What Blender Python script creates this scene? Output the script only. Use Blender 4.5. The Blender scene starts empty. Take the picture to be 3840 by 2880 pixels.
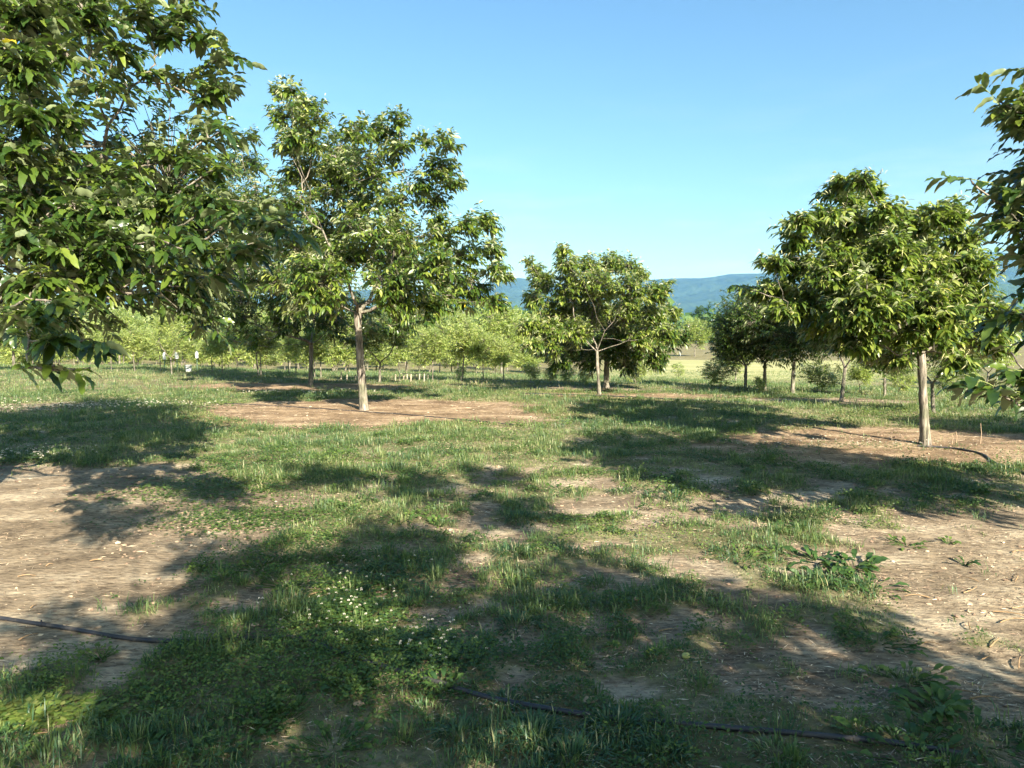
import bpy, math
import numpy as np
from mathutils import Vector
PI = math.pi
scene = bpy.context.scene
COL = scene.collection
F = 2742.0; HOR = 1230.0; CAMH = 1.7
PITCH = math.atan((1440 - HOR) / F)
SUN_AZ = math.radians(27)      # sun stands behind the camera, to the right
SUN_EL = math.radians(29)
SUN_TO = np.array([math.sin(SUN_AZ) * math.cos(SUN_EL), -math.cos(SUN_AZ) * math.cos(SUN_EL), math.sin(SUN_EL)])

# ------------------------------------------------------------------ noise
def _h(i, j, s):
    n = (i.astype(np.int64) * 374761393 + j.astype(np.int64) * 668265263 + s * 974634777) & 0x7fffffff
    n = ((n ^ (n >> 13)) * 1274126177) & 0x7fffffff
    return ((n ^ (n >> 16)) & 0xffff) / 65535.0
def vnoise(x, y, s=0):
    x = np.asarray(x, float); y = np.asarray(y, float)
    i = np.floor(x); j = np.floor(y); u = x - i; v = y - j
    u = u * u * (3 - 2 * u); v = v * v * (3 - 2 * v)
    a = _h(i, j, s); b = _h(i + 1, j, s); c = _h(i, j + 1, s); d = _h(i + 1, j + 1, s)
    return (a * (1 - u) + b * u) * (1 - v) + (c * (1 - u) + d * u) * v
def fbm(x, y, s=0, o=4):
    r = 0; a = 0.5; t = 0
    x = np.asarray(x, float); y = np.asarray(y, float)
    for k in range(o):
        r = r + a * vnoise(x, y, s + k * 17); t += a; a *= 0.55
        x = x * 2.03 + 5.1; y = y * 2.03 + 1.7
    return r / t
def sstep(a, b, x):
    t = np.clip((np.asarray(x, float) - a) / (b - a), 0, 1); return t * t * (3 - 2 * t)

# ------------------------------------------------------------------ terrain
def terrain(x, y):
    x = np.asarray(x, float); y = np.asarray(y, float)
    w = sstep(-4, 12, x * 14 / np.maximum(y, 8))
    u = x * 14 / np.maximum(y, 8)
    y0 = 19 - 8 * w + 9 * (1 - sstep(-7.5, -3, u)); y1 = 76 - 20 * w
    z = -(2.5 + 0.35 * w) * sstep(0, 1, (y - y0) / (y1 - y0))
    z = z + 0.05 * (fbm(x * .35, y * .35, 3, 3) - .5) * sstep(2, 6, y) + .035 * (fbm(x * 1.7, y * 1.7, 9, 3) - .5)
    z = z - 12 * sstep(170, 900, y) + 1.4 * (fbm(x * .012, y * .012, 5, 2) - .5) * sstep(90, 300, y)
    return z
def ray(px, py):
    r = np.array([1., 0, 0]); f = np.array([0, math.cos(PITCH), -math.sin(PITCH)]); u = np.array([0, math.sin(PITCH), math.cos(PITCH)])
    return f + (px - 1920) / F * r - (py - 1440) / F * u
CAM = np.array([0, 0, CAMH])
def at(px, py, Y):                       # point on the sight line of a pixel at depth Y
    d = ray(px, py); return CAM + d * (Y / d[1])
def gnd(px, py):                         # where a sight line meets the ground
    d = ray(px, py); t = 1.5; st = .05
    while t < 400:
        p = CAM + d * t
        if p[2] < terrain(p[0], p[1]): return np.array([p[0], p[1], float(terrain(p[0], p[1]))])
        t *= 1.004
    return CAM + d * 60
def onground(x, y): return np.array([x, y, float(terrain(x, y))])

# ------------------------------------------------------------------ mesh accumulation
class Geo:
    def __init__(s): s.v = []; s.f = {}; s.t = []; s.n = 0
    def add(s, v, f, tint=0.5):
        v = np.asarray(v, float).reshape(-1, 3); f = np.asarray(f, int)
        s.f.setdefault(f.shape[1], []).append(f + s.n)
        s.v.append(v); t = np.asarray(tint, float)
        s.t.append(np.full(len(v), float(t)) if t.ndim == 0 else t)
        s.n += len(v)
    def build(s, name, mat, parent=None, smooth=True, loc=None):
        me = bpy.data.meshes.new(name)
        V = np.concatenate(s.v).astype(np.float32)
        if loc is not None: V = V - np.asarray(loc, np.float32)
        loops = []; starts = []; k = 0
        for w, fl in s.f.items():
            a = np.concatenate(fl); loops.append(a.reshape(-1)); starts.append(k + np.arange(len(a)) * w); k += a.size
        loops = np.concatenate(loops).astype(np.int32); starts = np.concatenate(starts).astype(np.int32)
        me.vertices.add(len(V)); me.vertices.foreach_set('co', V.ravel())
        me.loops.add(len(loops)); me.loops.foreach_set('vertex_index', loops)
        me.polygons.add(len(starts)); me.polygons.foreach_set('loop_start', starts)
        me.polygons.foreach_set('use_smooth', np.full(len(starts), smooth))
        me.update(calc_edges=True)
        at_ = me.attributes.new('tint', 'FLOAT', 'POINT'); at_.data.foreach_set('value', np.concatenate(s.t).astype(np.float32))
        me.materials.append(mat)
        o = bpy.data.objects.new(name, me); COL.objects.link(o)
        if parent is not None: o.parent = parent
        elif loc is not None: o.location = loc
        return o
def tag(o, label=None, cat=None, group=None, kind=None):
    if label: o['label'] = label
    if cat: o['category'] = cat
    if group: o['group'] = group
    if kind: o['kind'] = kind
    return o
def empty(name, loc, rz=0):
    o = bpy.data.objects.new(name, None); o.location = Vector([float(c) for c in loc]); o.rotation_euler = (0, 0, rz)
    o.empty_display_size = .2; COL.objects.link(o); return o
def nrm(a): return a / np.maximum(np.linalg.norm(a, axis=-1, keepdims=True), 1e-9)

def n_sides_seed(p): return int(abs(p[-1][0]) * 1000) + 3
def tube(geo, pts, rad, sides=6, tint=.5, cap=True):
    pts = np.asarray(pts, float); rad = np.asarray(rad, float) * np.ones(len(pts))
    T = nrm(np.gradient(pts, axis=0)); ref = np.array([.31, .17, .93]) if abs(T[0][2]) < .9 else np.array([1., .1, .05])
    A = nrm(np.cross(T, ref)); B = np.cross(T, A)
    a = np.arange(sides) / sides * 2 * PI
    ring = pts[:, None] + rad[:, None, None] * (np.cos(a)[None, :, None] * A[:, None] + np.sin(a)[None, :, None] * B[:, None])
    if sides >= 14:
        rr_ = np.random.default_rng(n_sides_seed(pts)); bump = 1 + .07 * rr_.normal(size=(1, sides, 1)) + .035 * rr_.normal(size=(len(pts), sides, 1)); ring = pts[:, None] + (ring - pts[:, None]) * bump
    n = len(pts); i = np.arange(n - 1)[:, None] * sides; j = np.arange(sides)[None]
    q = np.stack([i + j, i + (j + 1) % sides, i + sides + (j + 1) % sides, i + sides + j], -1).reshape(-1, 4)
    geo.add(ring.reshape(-1, 3), q, tint)
    if cap:
        geo.add(np.vstack([ring[-1], pts[-1:]]), [[k, (k + 1) % sides, sides] for k in range(sides)], tint)
        geo.add(np.vstack([ring[0], pts[:1]]), [[(k + 1) % sides, k, sides] for k in range(sides)], tint)

ST = {0: [(0, .04), (.07, .45), (.16, .74), (.25, .86), (.34, 1.0), (.44, .93), (.54, 1.0), (.64, .85), (.74, .80), (.85, .50), (.93, .3), (1, .02)],
      1: [(0, .05), (.18, .75), (.45, 1.0), (.75, .72), (1, .02)],
      2: [(0, .12), (.45, 1.0), (1, .06)]}
def leaves(geo, base, d, up, L, W, droop, lod, tint, fold=.25, rng=None):
    """vectorised drooping leaves"""
    N = len(base)
    if N == 0: return
    st = np.array(ST[lod]); S = len(st)
    d = nrm(d); side = nrm(np.cross(d, up)); nor = np.cross(side, d)
    t = st[:, 0][None, :, None]; w = st[:, 1][None, :, None]
    L = (L * np.ones(N))[:, None, None]; W = (W * np.ones(N))[:, None, None]; dr = (droop * np.ones(N))[:, None, None]
    down = np.array([0, 0, -1.])
    mid = base[:, None] + L * (t * (1 - .25 * dr * t) * d[:, None] + dr * t * t * .75 * down)
    off = side[:, None] * (w * W * L * .5)
    lift = nor[:, None] * (w * W * L * .5 * fold)
    if lod == 0 and rng is not None:
        wv = (rng.random((N, 1, 1)) * 6 + t * 16)
        lift2 = nor[:, None] * (np.sin(wv) * .10 * W * L)
    else: lift2 = 0
    if lod < 2:
        v = np.stack([mid - off + lift + lift2, mid, mid + off + lift - lift2], 2)   # N,S,3,3
        i = np.arange(S - 1)[:, None]; q = []
        for c in (0, 1):
            q.append(np.stack([i * 3 + c, i * 3 + c + 1, (i + 1) * 3 + c + 1, (i + 1) * 3 + c], -1).reshape(-1, 4))
        q = np.concatenate(q); nv = S * 3
    else:
        v = np.stack([mid - off, mid + off], 2)
        i = np.arange(S - 1)[:, None]
        q = np.stack([i * 2, i * 2 + 1, i * 2 + 3, i * 2 + 2], -1).reshape(-1, 4); nv = S * 2
    f = (np.arange(N)[:, None, None] * nv + q[None]).reshape(-1, 4)
    tt = np.repeat(tint * np.ones(N), nv)
    geo.add(v.reshape(-1, 3), f, tt)

def rand_unit(rng, n):
    return nrm(rng.normal(size=(n, 3)))

# ------------------------------------------------------------------ trees
def path(a, b, rng, n=6, sag=.12, wob=.03):
    a = np.asarray(a); b = np.asarray(b); L = np.linalg.norm(b - a)
    c = (a + b) / 2 + np.array([0, 0, -sag * L * .6]) + rng.normal(size=3) * wob * L
    h = nrm(b - a) * 1.0
    t = np.linspace(0, 1, n)[:, None]
    p = (1 - t) ** 2 * a + 2 * t * (1 - t) * c + t * t * b
    p[1:-1] += rng.normal(size=(n - 2, 3)) * wob * L * .35
    return p
def crown_and_wood(seed, base, crotch, lobes, trunk_r, ntips, lod, leafL, nleaf=10, tip_r=1.0, shell=.5, tintmean=.45, tubes=5, bend=0, trunk_tint=.5, droop=.6, twig=True, wpow=1.8, catk=.2):
    """lobes: array (k,4..6) centre xyz + radius(es). returns three Geos: trunk, branches, crown"""
    rng = np.random.default_rng(seed)
    base = np.asarray(base, float); crotch = np.asarray(crotch, float); lobes = np.asarray(lobes, float)
    tr = Geo(); n = 26; t = np.linspace(0, 1, n)
    p = base + (crotch - base) * t[:, None]
    p[:, 0] += np.sin(t * PI) * bend; p[:, :2] += rng.normal(size=(n, 2)) * trunk_r * .03
    p[0, 2] -= .12
    r = trunk_r * (1.0 - .20 * t + .05 * np.sin(t * 9 + seed) + .42 * np.exp(-t * 20)) * (1 + rng.normal(size=n) * .02)
    r[-1] *= 1.04
    tube(tr, p, r, 18 if lod < 2 else 7, trunk_tint)
    br = Geo()
    nodes = [p[-1]]; cost = [0.]; par = [-1]; segs = []
    order = np.argsort(np.linalg.norm(lobes[:, :3] - crotch, axis=1))
    cnt = [0.]
    for li in order:
        c = lobes[li, :3]; P = np.array(nodes); dd = np.linalg.norm(P - c, axis=1)
        # prefer attaching low so that limbs run long and rise
        score = dd + .55 * np.array(cost) + .8 * np.maximum(0, P[:, 2] - c[2])
        k = int(np.argmin(score)); pp = path(P[k], c, rng, 7, .10, .05)
        idx = k; chain = [k]
        for q in pp[1:]:
            nodes.append(q); par.append(idx); cost.append(cost[idx] + float(np.linalg.norm(q - nodes[idx]))); cnt.append(0.)
            idx = len(nodes) - 1; chain.append(idx)
        segs.append(chain)
        w = lobes[li, 3] ** 2; j = idx
        while j != -1: cnt[j] += w; j = par[j]
    cnt = np.array(cnt); tot = cnt[0]; P = np.array(nodes)
    rr = trunk_r * .74 * (cnt / tot) ** .55
    for ch in segs:
        rad = rr[ch].copy(); rad[0] = min(rad[0], rad[1] * 1.25); rad[-1] *= .4
        tube(br, P[ch], np.maximum(rad, .006), 7 if lod < 2 else 4, trunk_tint)
    # tips
    wts = np.maximum(lobes[:, 3], .02) ** wpow; wts /= wts.sum()
    li = rng.choice(len(lobes), ntips, p=wts)
    u = rand_unit(rng, ntips); s = 1 - shell * rng.random(ntips) ** 1.3
    R = lobes[li, 3:4] * np.ones((1, 3)); R = np.maximum(R - .65 * leafL, .5 * R)
    ctr = lobes[li, :3]
    tip = ctr + u * R * s[:, None] * (1 + .12 * rng.normal(size=(ntips, 1)))
    out = u * .7 + .7 * nrm(tip - crotch) + .35 * rng.normal(size=(ntips, 3)); out[:, 2] = out[:, 2] * .45 + .12; out = nrm(out)
    if twig:
        dd = ((tip[:, None] - P[None]) ** 2).sum(-1); kk = dd.argmin(1)
        for a in range(0, ntips, 1 if lod < 2 else 3):
            q = path(P[kk[a]], tip[a], rng, 4, .08, .05)
            tube(br, q, np.array([.013, .009, .006, .004]) * tip_r * (.8 if lod < 2 else 1), 4 if lod < 1 else 3, trunk_tint, cap=False)
    cr = Geo()
    SL = leafL * 1.9
    k = np.arange(nleaf)
    tpos = (.05 + .95 * (k + rng.random(nleaf) * .5) / nleaf)
    side = nrm(np.cross(out, np.array([0, 0, 1.]) + .3 * rng.normal(size=(ntips, 3))))
    upv = np.cross(side, out)
    sgn = np.where(k % 2 == 0, 1., -1.)
    base_ = tip[:, None] + out[:, None] * (SL * (tpos[None, :, None] - .35)) + np.array([0, 0, -.12 * SL]) * (tpos[None, :, None] ** 2)
    spread = (1.0 - .75 * tpos)[None, :, None]
    ld = out[:, None] * (.55 + .5 * tpos)[None, :, None] + side[:, None] * (sgn[None, :, None] * (.35 + spread)) + upv[:, None] * (.15 * rng.normal(size=(ntips, nleaf, 1))) + .26 * rng.normal(size=(ntips, nleaf, 3))
    ld[..., 2] -= .18
    lup = upv[:, None] * .6 + np.array([0, 0, .8]) + .62 * rng.normal(size=(ntips, nleaf, 3))
    N = ntips * nleaf
    clump = rng.normal(size=(ntips, 1)) * .10
    tint = np.clip(tintmean + clump + rng.normal(size=(ntips, nleaf)) * .17, 0, .95)
    odd = rng.random((ntips, nleaf)) < .0005; tint = np.where(odd, 1.0, tint)
    LL = leafL * (.5 + .68 * rng.random(N)) * np.tile(.75 + .35 * np.sin(tpos * PI), ntips)
    leaves(cr, base_.reshape(-1, 3), ld.reshape(-1, 3), lup.reshape(-1, 3), LL, .26 + .12 * rng.random(N), droop * (.5 + .9 * rng.random(N)), lod, tint.reshape(-1), rng=rng)
    if lod == 1:
        sel = np.where(rng.random(ntips) < catk)[0]; m = 5
        b_ = np.repeat(tip[sel] + out[sel] * SL * .55, m, 0) + rng.normal(size=(len(sel) * m, 3)) * .03
        d_ = np.repeat(out[sel], m, 0) * .6 + rng.normal(size=(len(sel) * m, 3)) * .7 + [0, 0, .45]
        kt = Geo()
        if len(sel): leaves(kt, b_, d_, rand_unit(rng, len(b_)), np.full(len(b_), .08) + .06 * rng.random(len(b_)), .075, .5, 1, .5)
        cr.cat = kt
    # green shoot stems
    if lod == 0:
        for a in range(ntips):
            e = tip[a] + out[a] * SL * .6 + np.array([0, 0, -.1 * SL])
            tube(br, np.array([tip[a] - out[a] * SL * .4, tip[a] + out[a] * SL * .1, e]), [.004, .003, .002], 3, .85, cap=False)
    return tr, br, cr

# ------------------------------------------------------------------ materials
def newmat(name):
    m = bpy.data.materials.new(name); m.use_nodes = True; nt = m.node_tree
    for n in list(nt.nodes): nt.nodes.remove(n)
    return m, nt, nt.nodes.new('ShaderNodeOutputMaterial')
def N(nt, typ, **kw):
    n = nt.nodes.new(typ)
    for k, v in kw.items():
        if k.startswith('i_'): n.inputs[k[2:].replace('_', ' ')].default_value = v
        else: setattr(n, k, v)
    return n
def ramp(nt, stops, fac=None, interp='LINEAR'):
    r = nt.nodes.new('ShaderNodeValToRGB'); cr = r.color_ramp; cr.interpolation = interp
    while len(cr.elements) < len(stops): cr.elements.new(.5)
    for e, (p, c) in zip(cr.elements, stops): e.position = p; e.color = (*c, 1)
    if fac is not None: nt.links.new(fac, r.inputs[0])
    return r
def leafmat(name, stops, under, trans=.28, rough=.38, spec=.5, gain=1.0):
    m, nt, out = newmat(name); l = nt.links.new
    a = N(nt, 'ShaderNodeAttribute', attribute_name='tint')
    r = ramp(nt, [(p, tuple(x * gain for x in c)) for p, c in stops], a.outputs['Fac'])
    g = N(nt, 'ShaderNodeNewGeometry'); mx = N(nt, 'ShaderNodeMix', data_type='RGBA')
    l(g.outputs['Backfacing'], mx.inputs[0]); l(r.outputs[0], mx.inputs[6]); mx.inputs[7].default_value = (*[u * gain for u in under], 1)
    p = N(nt, 'ShaderNodeBsdfPrincipled'); l(mx.outputs[2], p.inputs['Base Color'])
    p.inputs['Roughness'].default_value = rough; p.inputs['Specular IOR Level'].default_value = spec
    t = N(nt, 'ShaderNodeBsdfTranslucent')
    hs = N(nt, 'ShaderNodeMix', data_type='RGBA', blend_type='MULTIPLY'); hs.inputs[0].default_value = 1
    l(r.outputs[0], hs.inputs[6]); hs.inputs[7].default_value = (1.8, 2.0, .6, 1); l(hs.outputs[2], t.inputs['Color'])
    s = N(nt, 'ShaderNodeMixShader'); s.inputs[0].default_value = trans
    l(p.outputs[0], s.inputs[1]); l(t.outputs[0], s.inputs[2]); l(s.outputs[0], out.inputs[0])
    return m
CH = [(0, (.015, .038, .008)), (.3, (.035, .072, .012)), (.55, (.08, .13, .018)), (.8, (.18, .23, .035)), (.95, (.30, .33, .09)), (1, (.55, .42, .04))]
M = {}
M['leaf'] = leafmat('chestnut_leaf', CH, gain=.9, under= (.30, .34, .18), rough=.36, spec=.5, trans=.24)
M['leaf_near'] = leafmat('chestnut_leaf_near', CH, gain=.85, under= (.24, .29, .14), rough=.32, trans=.2, spec=.7)
M['leaf_young'] = leafmat('young_leaf', [(0, (.06, .10, .025)), (.5, (.22, .28, .07)), (.9, (.42, .44, .17)), (1, (.4, .3, .12))], (.33, .38, .20), trans=.35)
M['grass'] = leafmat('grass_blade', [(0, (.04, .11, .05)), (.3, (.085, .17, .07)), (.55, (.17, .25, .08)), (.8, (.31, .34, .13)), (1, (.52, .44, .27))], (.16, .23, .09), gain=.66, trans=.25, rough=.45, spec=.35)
M['weed'] = leafmat('weed_leaf', [(0, (.035, .085, .03)), (.4, (.075, .15, .03)), (.75, (.17, .24, .05)), (1, (.27, .30, .09))], (.12, .2, .08), gain=.66, trans=.2, rough=.5, spec=.3)
def bark():
    m, nt, out = newmat('bark'); l = nt.links.new
    tc = N(nt, 'ShaderNodeTexCoord'); mp = N(nt, 'ShaderNodeMapping'); mp.inputs['Scale'].default_value = (26, 26, 3.2)
    l(tc.outputs['Object'], mp.inputs[0])
    n = N(nt, 'ShaderNodeTexNoise', i_Scale=1.0, i_Detail=6, i_Roughness=.65); l(mp.outputs[0], n.inputs['Vector'])
    n2 = N(nt, 'ShaderNodeTexNoise', i_Scale=3.0, i_Detail=4); l(tc.outputs['Object'], n2.inputs['Vector'])
    r = ramp(nt, [(.36, (.05, .042, .038)), (.5, (.205, .18, .15)), (.66, (.37, .335, .29))], n.outputs[0])
    r2 = ramp(nt, [(.38, (.5, .55, .42)), (.58, (1, .95, .9))], n2.outputs[0])
    mu = N(nt, 'ShaderNodeMix', data_type='RGBA', blend_type='MULTIPLY'); mu.inputs[0].default_value = 1
    l(r.outputs[0], mu.inputs[6]); l(r2.outputs[0], mu.inputs[7])
    a = N(nt, 'ShaderNodeAttribute', attribute_name='tint')
    gr = N(nt, 'ShaderNodeMix', data_type='RGBA'); th = N(nt, 'ShaderNodeMath', operation='GREATER_THAN'); th.inputs[1].default_value = .7
    l(a.outputs['Fac'], th.inputs[0]); l(th.outputs[0], gr.inputs[0]); l(mu.outputs[2], gr.inputs[6]); gr.inputs[7].default_value = (.2, .24, .06, 1)
    p = N(nt, 'ShaderNodeBsdfPrincipled'); p.inputs['Roughness'].default_value = .85; l(gr.outputs[2], p.inputs['Base Color'])
    b = N(nt, 'ShaderNodeBump'); b.inputs['Strength'].default_value = 1; b.inputs['Distance'].default_value = .03
    l(n.outputs[0], b.inputs['Height']); l(b.outputs[0], p.inputs['Normal']); l(p.outputs[0], out.inputs[0])
    return m
M['bark'] = bark()
def plain(name, c, rough=.6, var=.15, scale=20, spec=.3):
    m, nt, out = newmat(name); l = nt.links.new
    tc = N(nt, 'ShaderNodeTexCoord'); n = N(nt, 'ShaderNodeTexNoise', i_Scale=scale, i_Detail=5); l(tc.outputs['Object'], n.inputs['Vector'])
    r = ramp(nt, [(.3, tuple(x * (1 - var) for x in c)), (.7, tuple(min(1, x * (1 + var)) for x in c))], n.outputs[0])
    p = N(nt, 'ShaderNodeBsdfPrincipled'); p.inputs['Roughness'].default_value = rough; p.inputs['Specular IOR Level'].default_value = spec
    l(r.outputs[0], p.inputs['Base Color']); l(p.outputs[0], out.inputs[0]); return m
def hosemat():
    m, nt, out = newmat('black_poly_hose'); l = nt.links.new; tc = N(nt, 'ShaderNodeTexCoord')
    n = N(nt, 'ShaderNodeTexNoise', i_Scale=9, i_Detail=7, i_Roughness=.7); l(tc.outputs['Object'], n.inputs['Vector'])
    rr = ramp(nt, [(.40, (.018, .019, .026)), (.56, (.035, .034, .036)), (.70, (.16, .13, .10))], n.outputs[0]); p = N(nt, 'ShaderNodeBsdfPrincipled'); l(rr.outputs[0], p.inputs['Base Color'])
    r2 = ramp(nt, [(.4, (.38,) * 3), (.65, (.85,) * 3)], n.outputs[0]); l(r2.outputs[0], p.inputs['Roughness']); l(p.outputs[0], out.inputs[0]); return m
M['hose'] = hosemat()
M['catk_fresh'] = plain('cream_catkin', (.42, .40, .20), .7, .25, 6)
M['straw'] = None
def strawmat():
    m, nt, out = newmat('dry_straw'); l = nt.links.new
    a = N(nt, 'ShaderNodeAttribute', attribute_name='tint')
    r = ramp(nt, [(0, (.10, .065, .045)), (.4, (.30, .2, .13)), (.75, (.50, .38, .25)), (1, (.68, .58, .42))], a.outputs['Fac'])
    p = N(nt, 'ShaderNodeBsdfPrincipled'); p.inputs['Roughness'].default_value = .7; l(r.outputs[0], p.inputs['Base Color']); l(p.outputs[0], out.inputs[0]); return m
M['straw'] = strawmat()
M['white'] = plain('white_plastic', (.8, .8, .8), .45, .05, 8)
M['petal'] = plain('clover_petal', (.62, .56, .46), .6, .35, 9)
M['post'] = plain('weathered_post', (.34, .30, .22), .8, .25, 14)
M['metal'] = plain('green_steel_post', (.12, .2, .14), .5, .2, 14)
M['wall'] = plain('white_wall', (.8, .8, .78), .7, .05, 1)
M['roof'] = plain('grey_roof', (.35, .36, .4), .7, .1, 1)
M['fruit'] = plain('pale_fruit', (.45, .42, .13), .5, .2, 30)
M['deadleaf'] = plain('dead_leaf', (.42, .29, .18), .7, .2, 40)
M['catkin'] = plain('dry_catkin', (.26, .17, .09), .85, .35, 60)

# ------------------------------------------------------------------ where things stand
MAIN = gnd(1364, 1538); RIGHT = gnd(3470, 1668); CENTRE = gnd(2247, 1480)
LEFT = onground(-4.75, 5.9); REDGE = onground(6.0, 4.9)
BEHIND = onground(2.9, -1.9)
SECOND = gnd(1165, 1446); THIRD = gnd(2273, 1456)
BARE = [(MAIN[0] + .1, MAIN[1] - .4, 4.1, 2.7, 1.), (RIGHT[0] - .2, RIGHT[1] - .1, 3.4, 1.9, .95), (LEFT[0] + .1, LEFT[1] + .1, 3.0, 3.1, 1.),
        (REDGE[0] + .1, REDGE[1] - .2, 3.8, 3.0, .93), (CENTRE[0] + 1, CENTRE[1] - .3, 3.5, .8, .8), (SECOND[0], SECOND[1] - .5, 3.6, 1.6, .9),
        (THIRD[0], THIRD[1], 2.2, 1.0, .8), (gnd(3155, 1505)[0], gnd(3155, 1505)[1], 2.5, .9, .8), (-10.5, 15.6, 2.2, 1.1, .8), (.3, 1.6, 1.2, .5, .1)]
def coverage(x, y):
    """how much green covers the soil, 0..1"""
    x = np.asarray(x, float); y = np.asarray(y, float)
    n1 = fbm(x * .8, y * .8, 21, 3); n2 = fbm(x * 3.6, y * 3.6, 33, 3)
    dens = .56 + .34 * sstep(6.5, 9.5, y - .1 * x) - .20 * sstep(-1, -2.2, x + (y - 4) * .1) * (y < 6.5)
    dens = dens + .14 * np.exp(-((x - 1.0) ** 2 / 1.6 + (y - 5.0) ** 2 / 1.5)) - .05 * np.exp(-((x - .9) ** 2 / .5 + (y - 4.6) ** 2 / 1.2))
    dens = dens + .35 * np.exp(-((x + .9) ** 2 / 1.6 + (y - 3.3) ** 2 / .5)) + .5 * np.exp(-((x - .5) ** 2 / 1.5 + (y - 2.6) ** 2 / .09)) + .4 * np.exp(-((x + 1.6) ** 2 / 1.0 + (y - 6.7) ** 2 / 1.2))
    dens = dens - .13 * sstep(5.6, 6.6, y) * (1 - sstep(9, 11, y)) * sstep(-2.2, -1, x) * (1 - sstep(2.5, 4, x))
    hy = 3.94 + .12 * (x + 1.6) ** 2 + .35 * sstep(-2.1, -3.2, x)
    dens = dens - .35 * np.exp(-((y - hy) / .09) ** 2) * (x < -.9) + .45 * np.exp(-((y - 3.02) / .14) ** 2) * sstep(0, .3, x) * (1 - sstep(1.6, 2.0, x))
    b = np.zeros_like(x)
    for cx, cy, rx, ry, k in BARE:
        e = np.sqrt(((x - cx) / rx) ** 2 + ((y - cy) / ry) ** 2) + (n1 - .5) * .75
        b = np.maximum(b, k * (1 - sstep(.78, 1.0, e)))
    g = sstep(.44, .56, n2 * .70 + n1 * .30 + (dens - .5) * .55 - .02)
    g = g * (.35 + .65 * sstep(.15, .6, dens))
    g = np.maximum(g, sstep(16, 22, y) * .9)
    return np.clip(g * (1 - b), 0, 1)
def tanfield(x, y):
    return sstep(58, 64, y) * (1 - sstep(98, 102, y)) * sstep(0.1, .16, x / y) * (1 - sstep(.48, .6, x / y))

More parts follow.
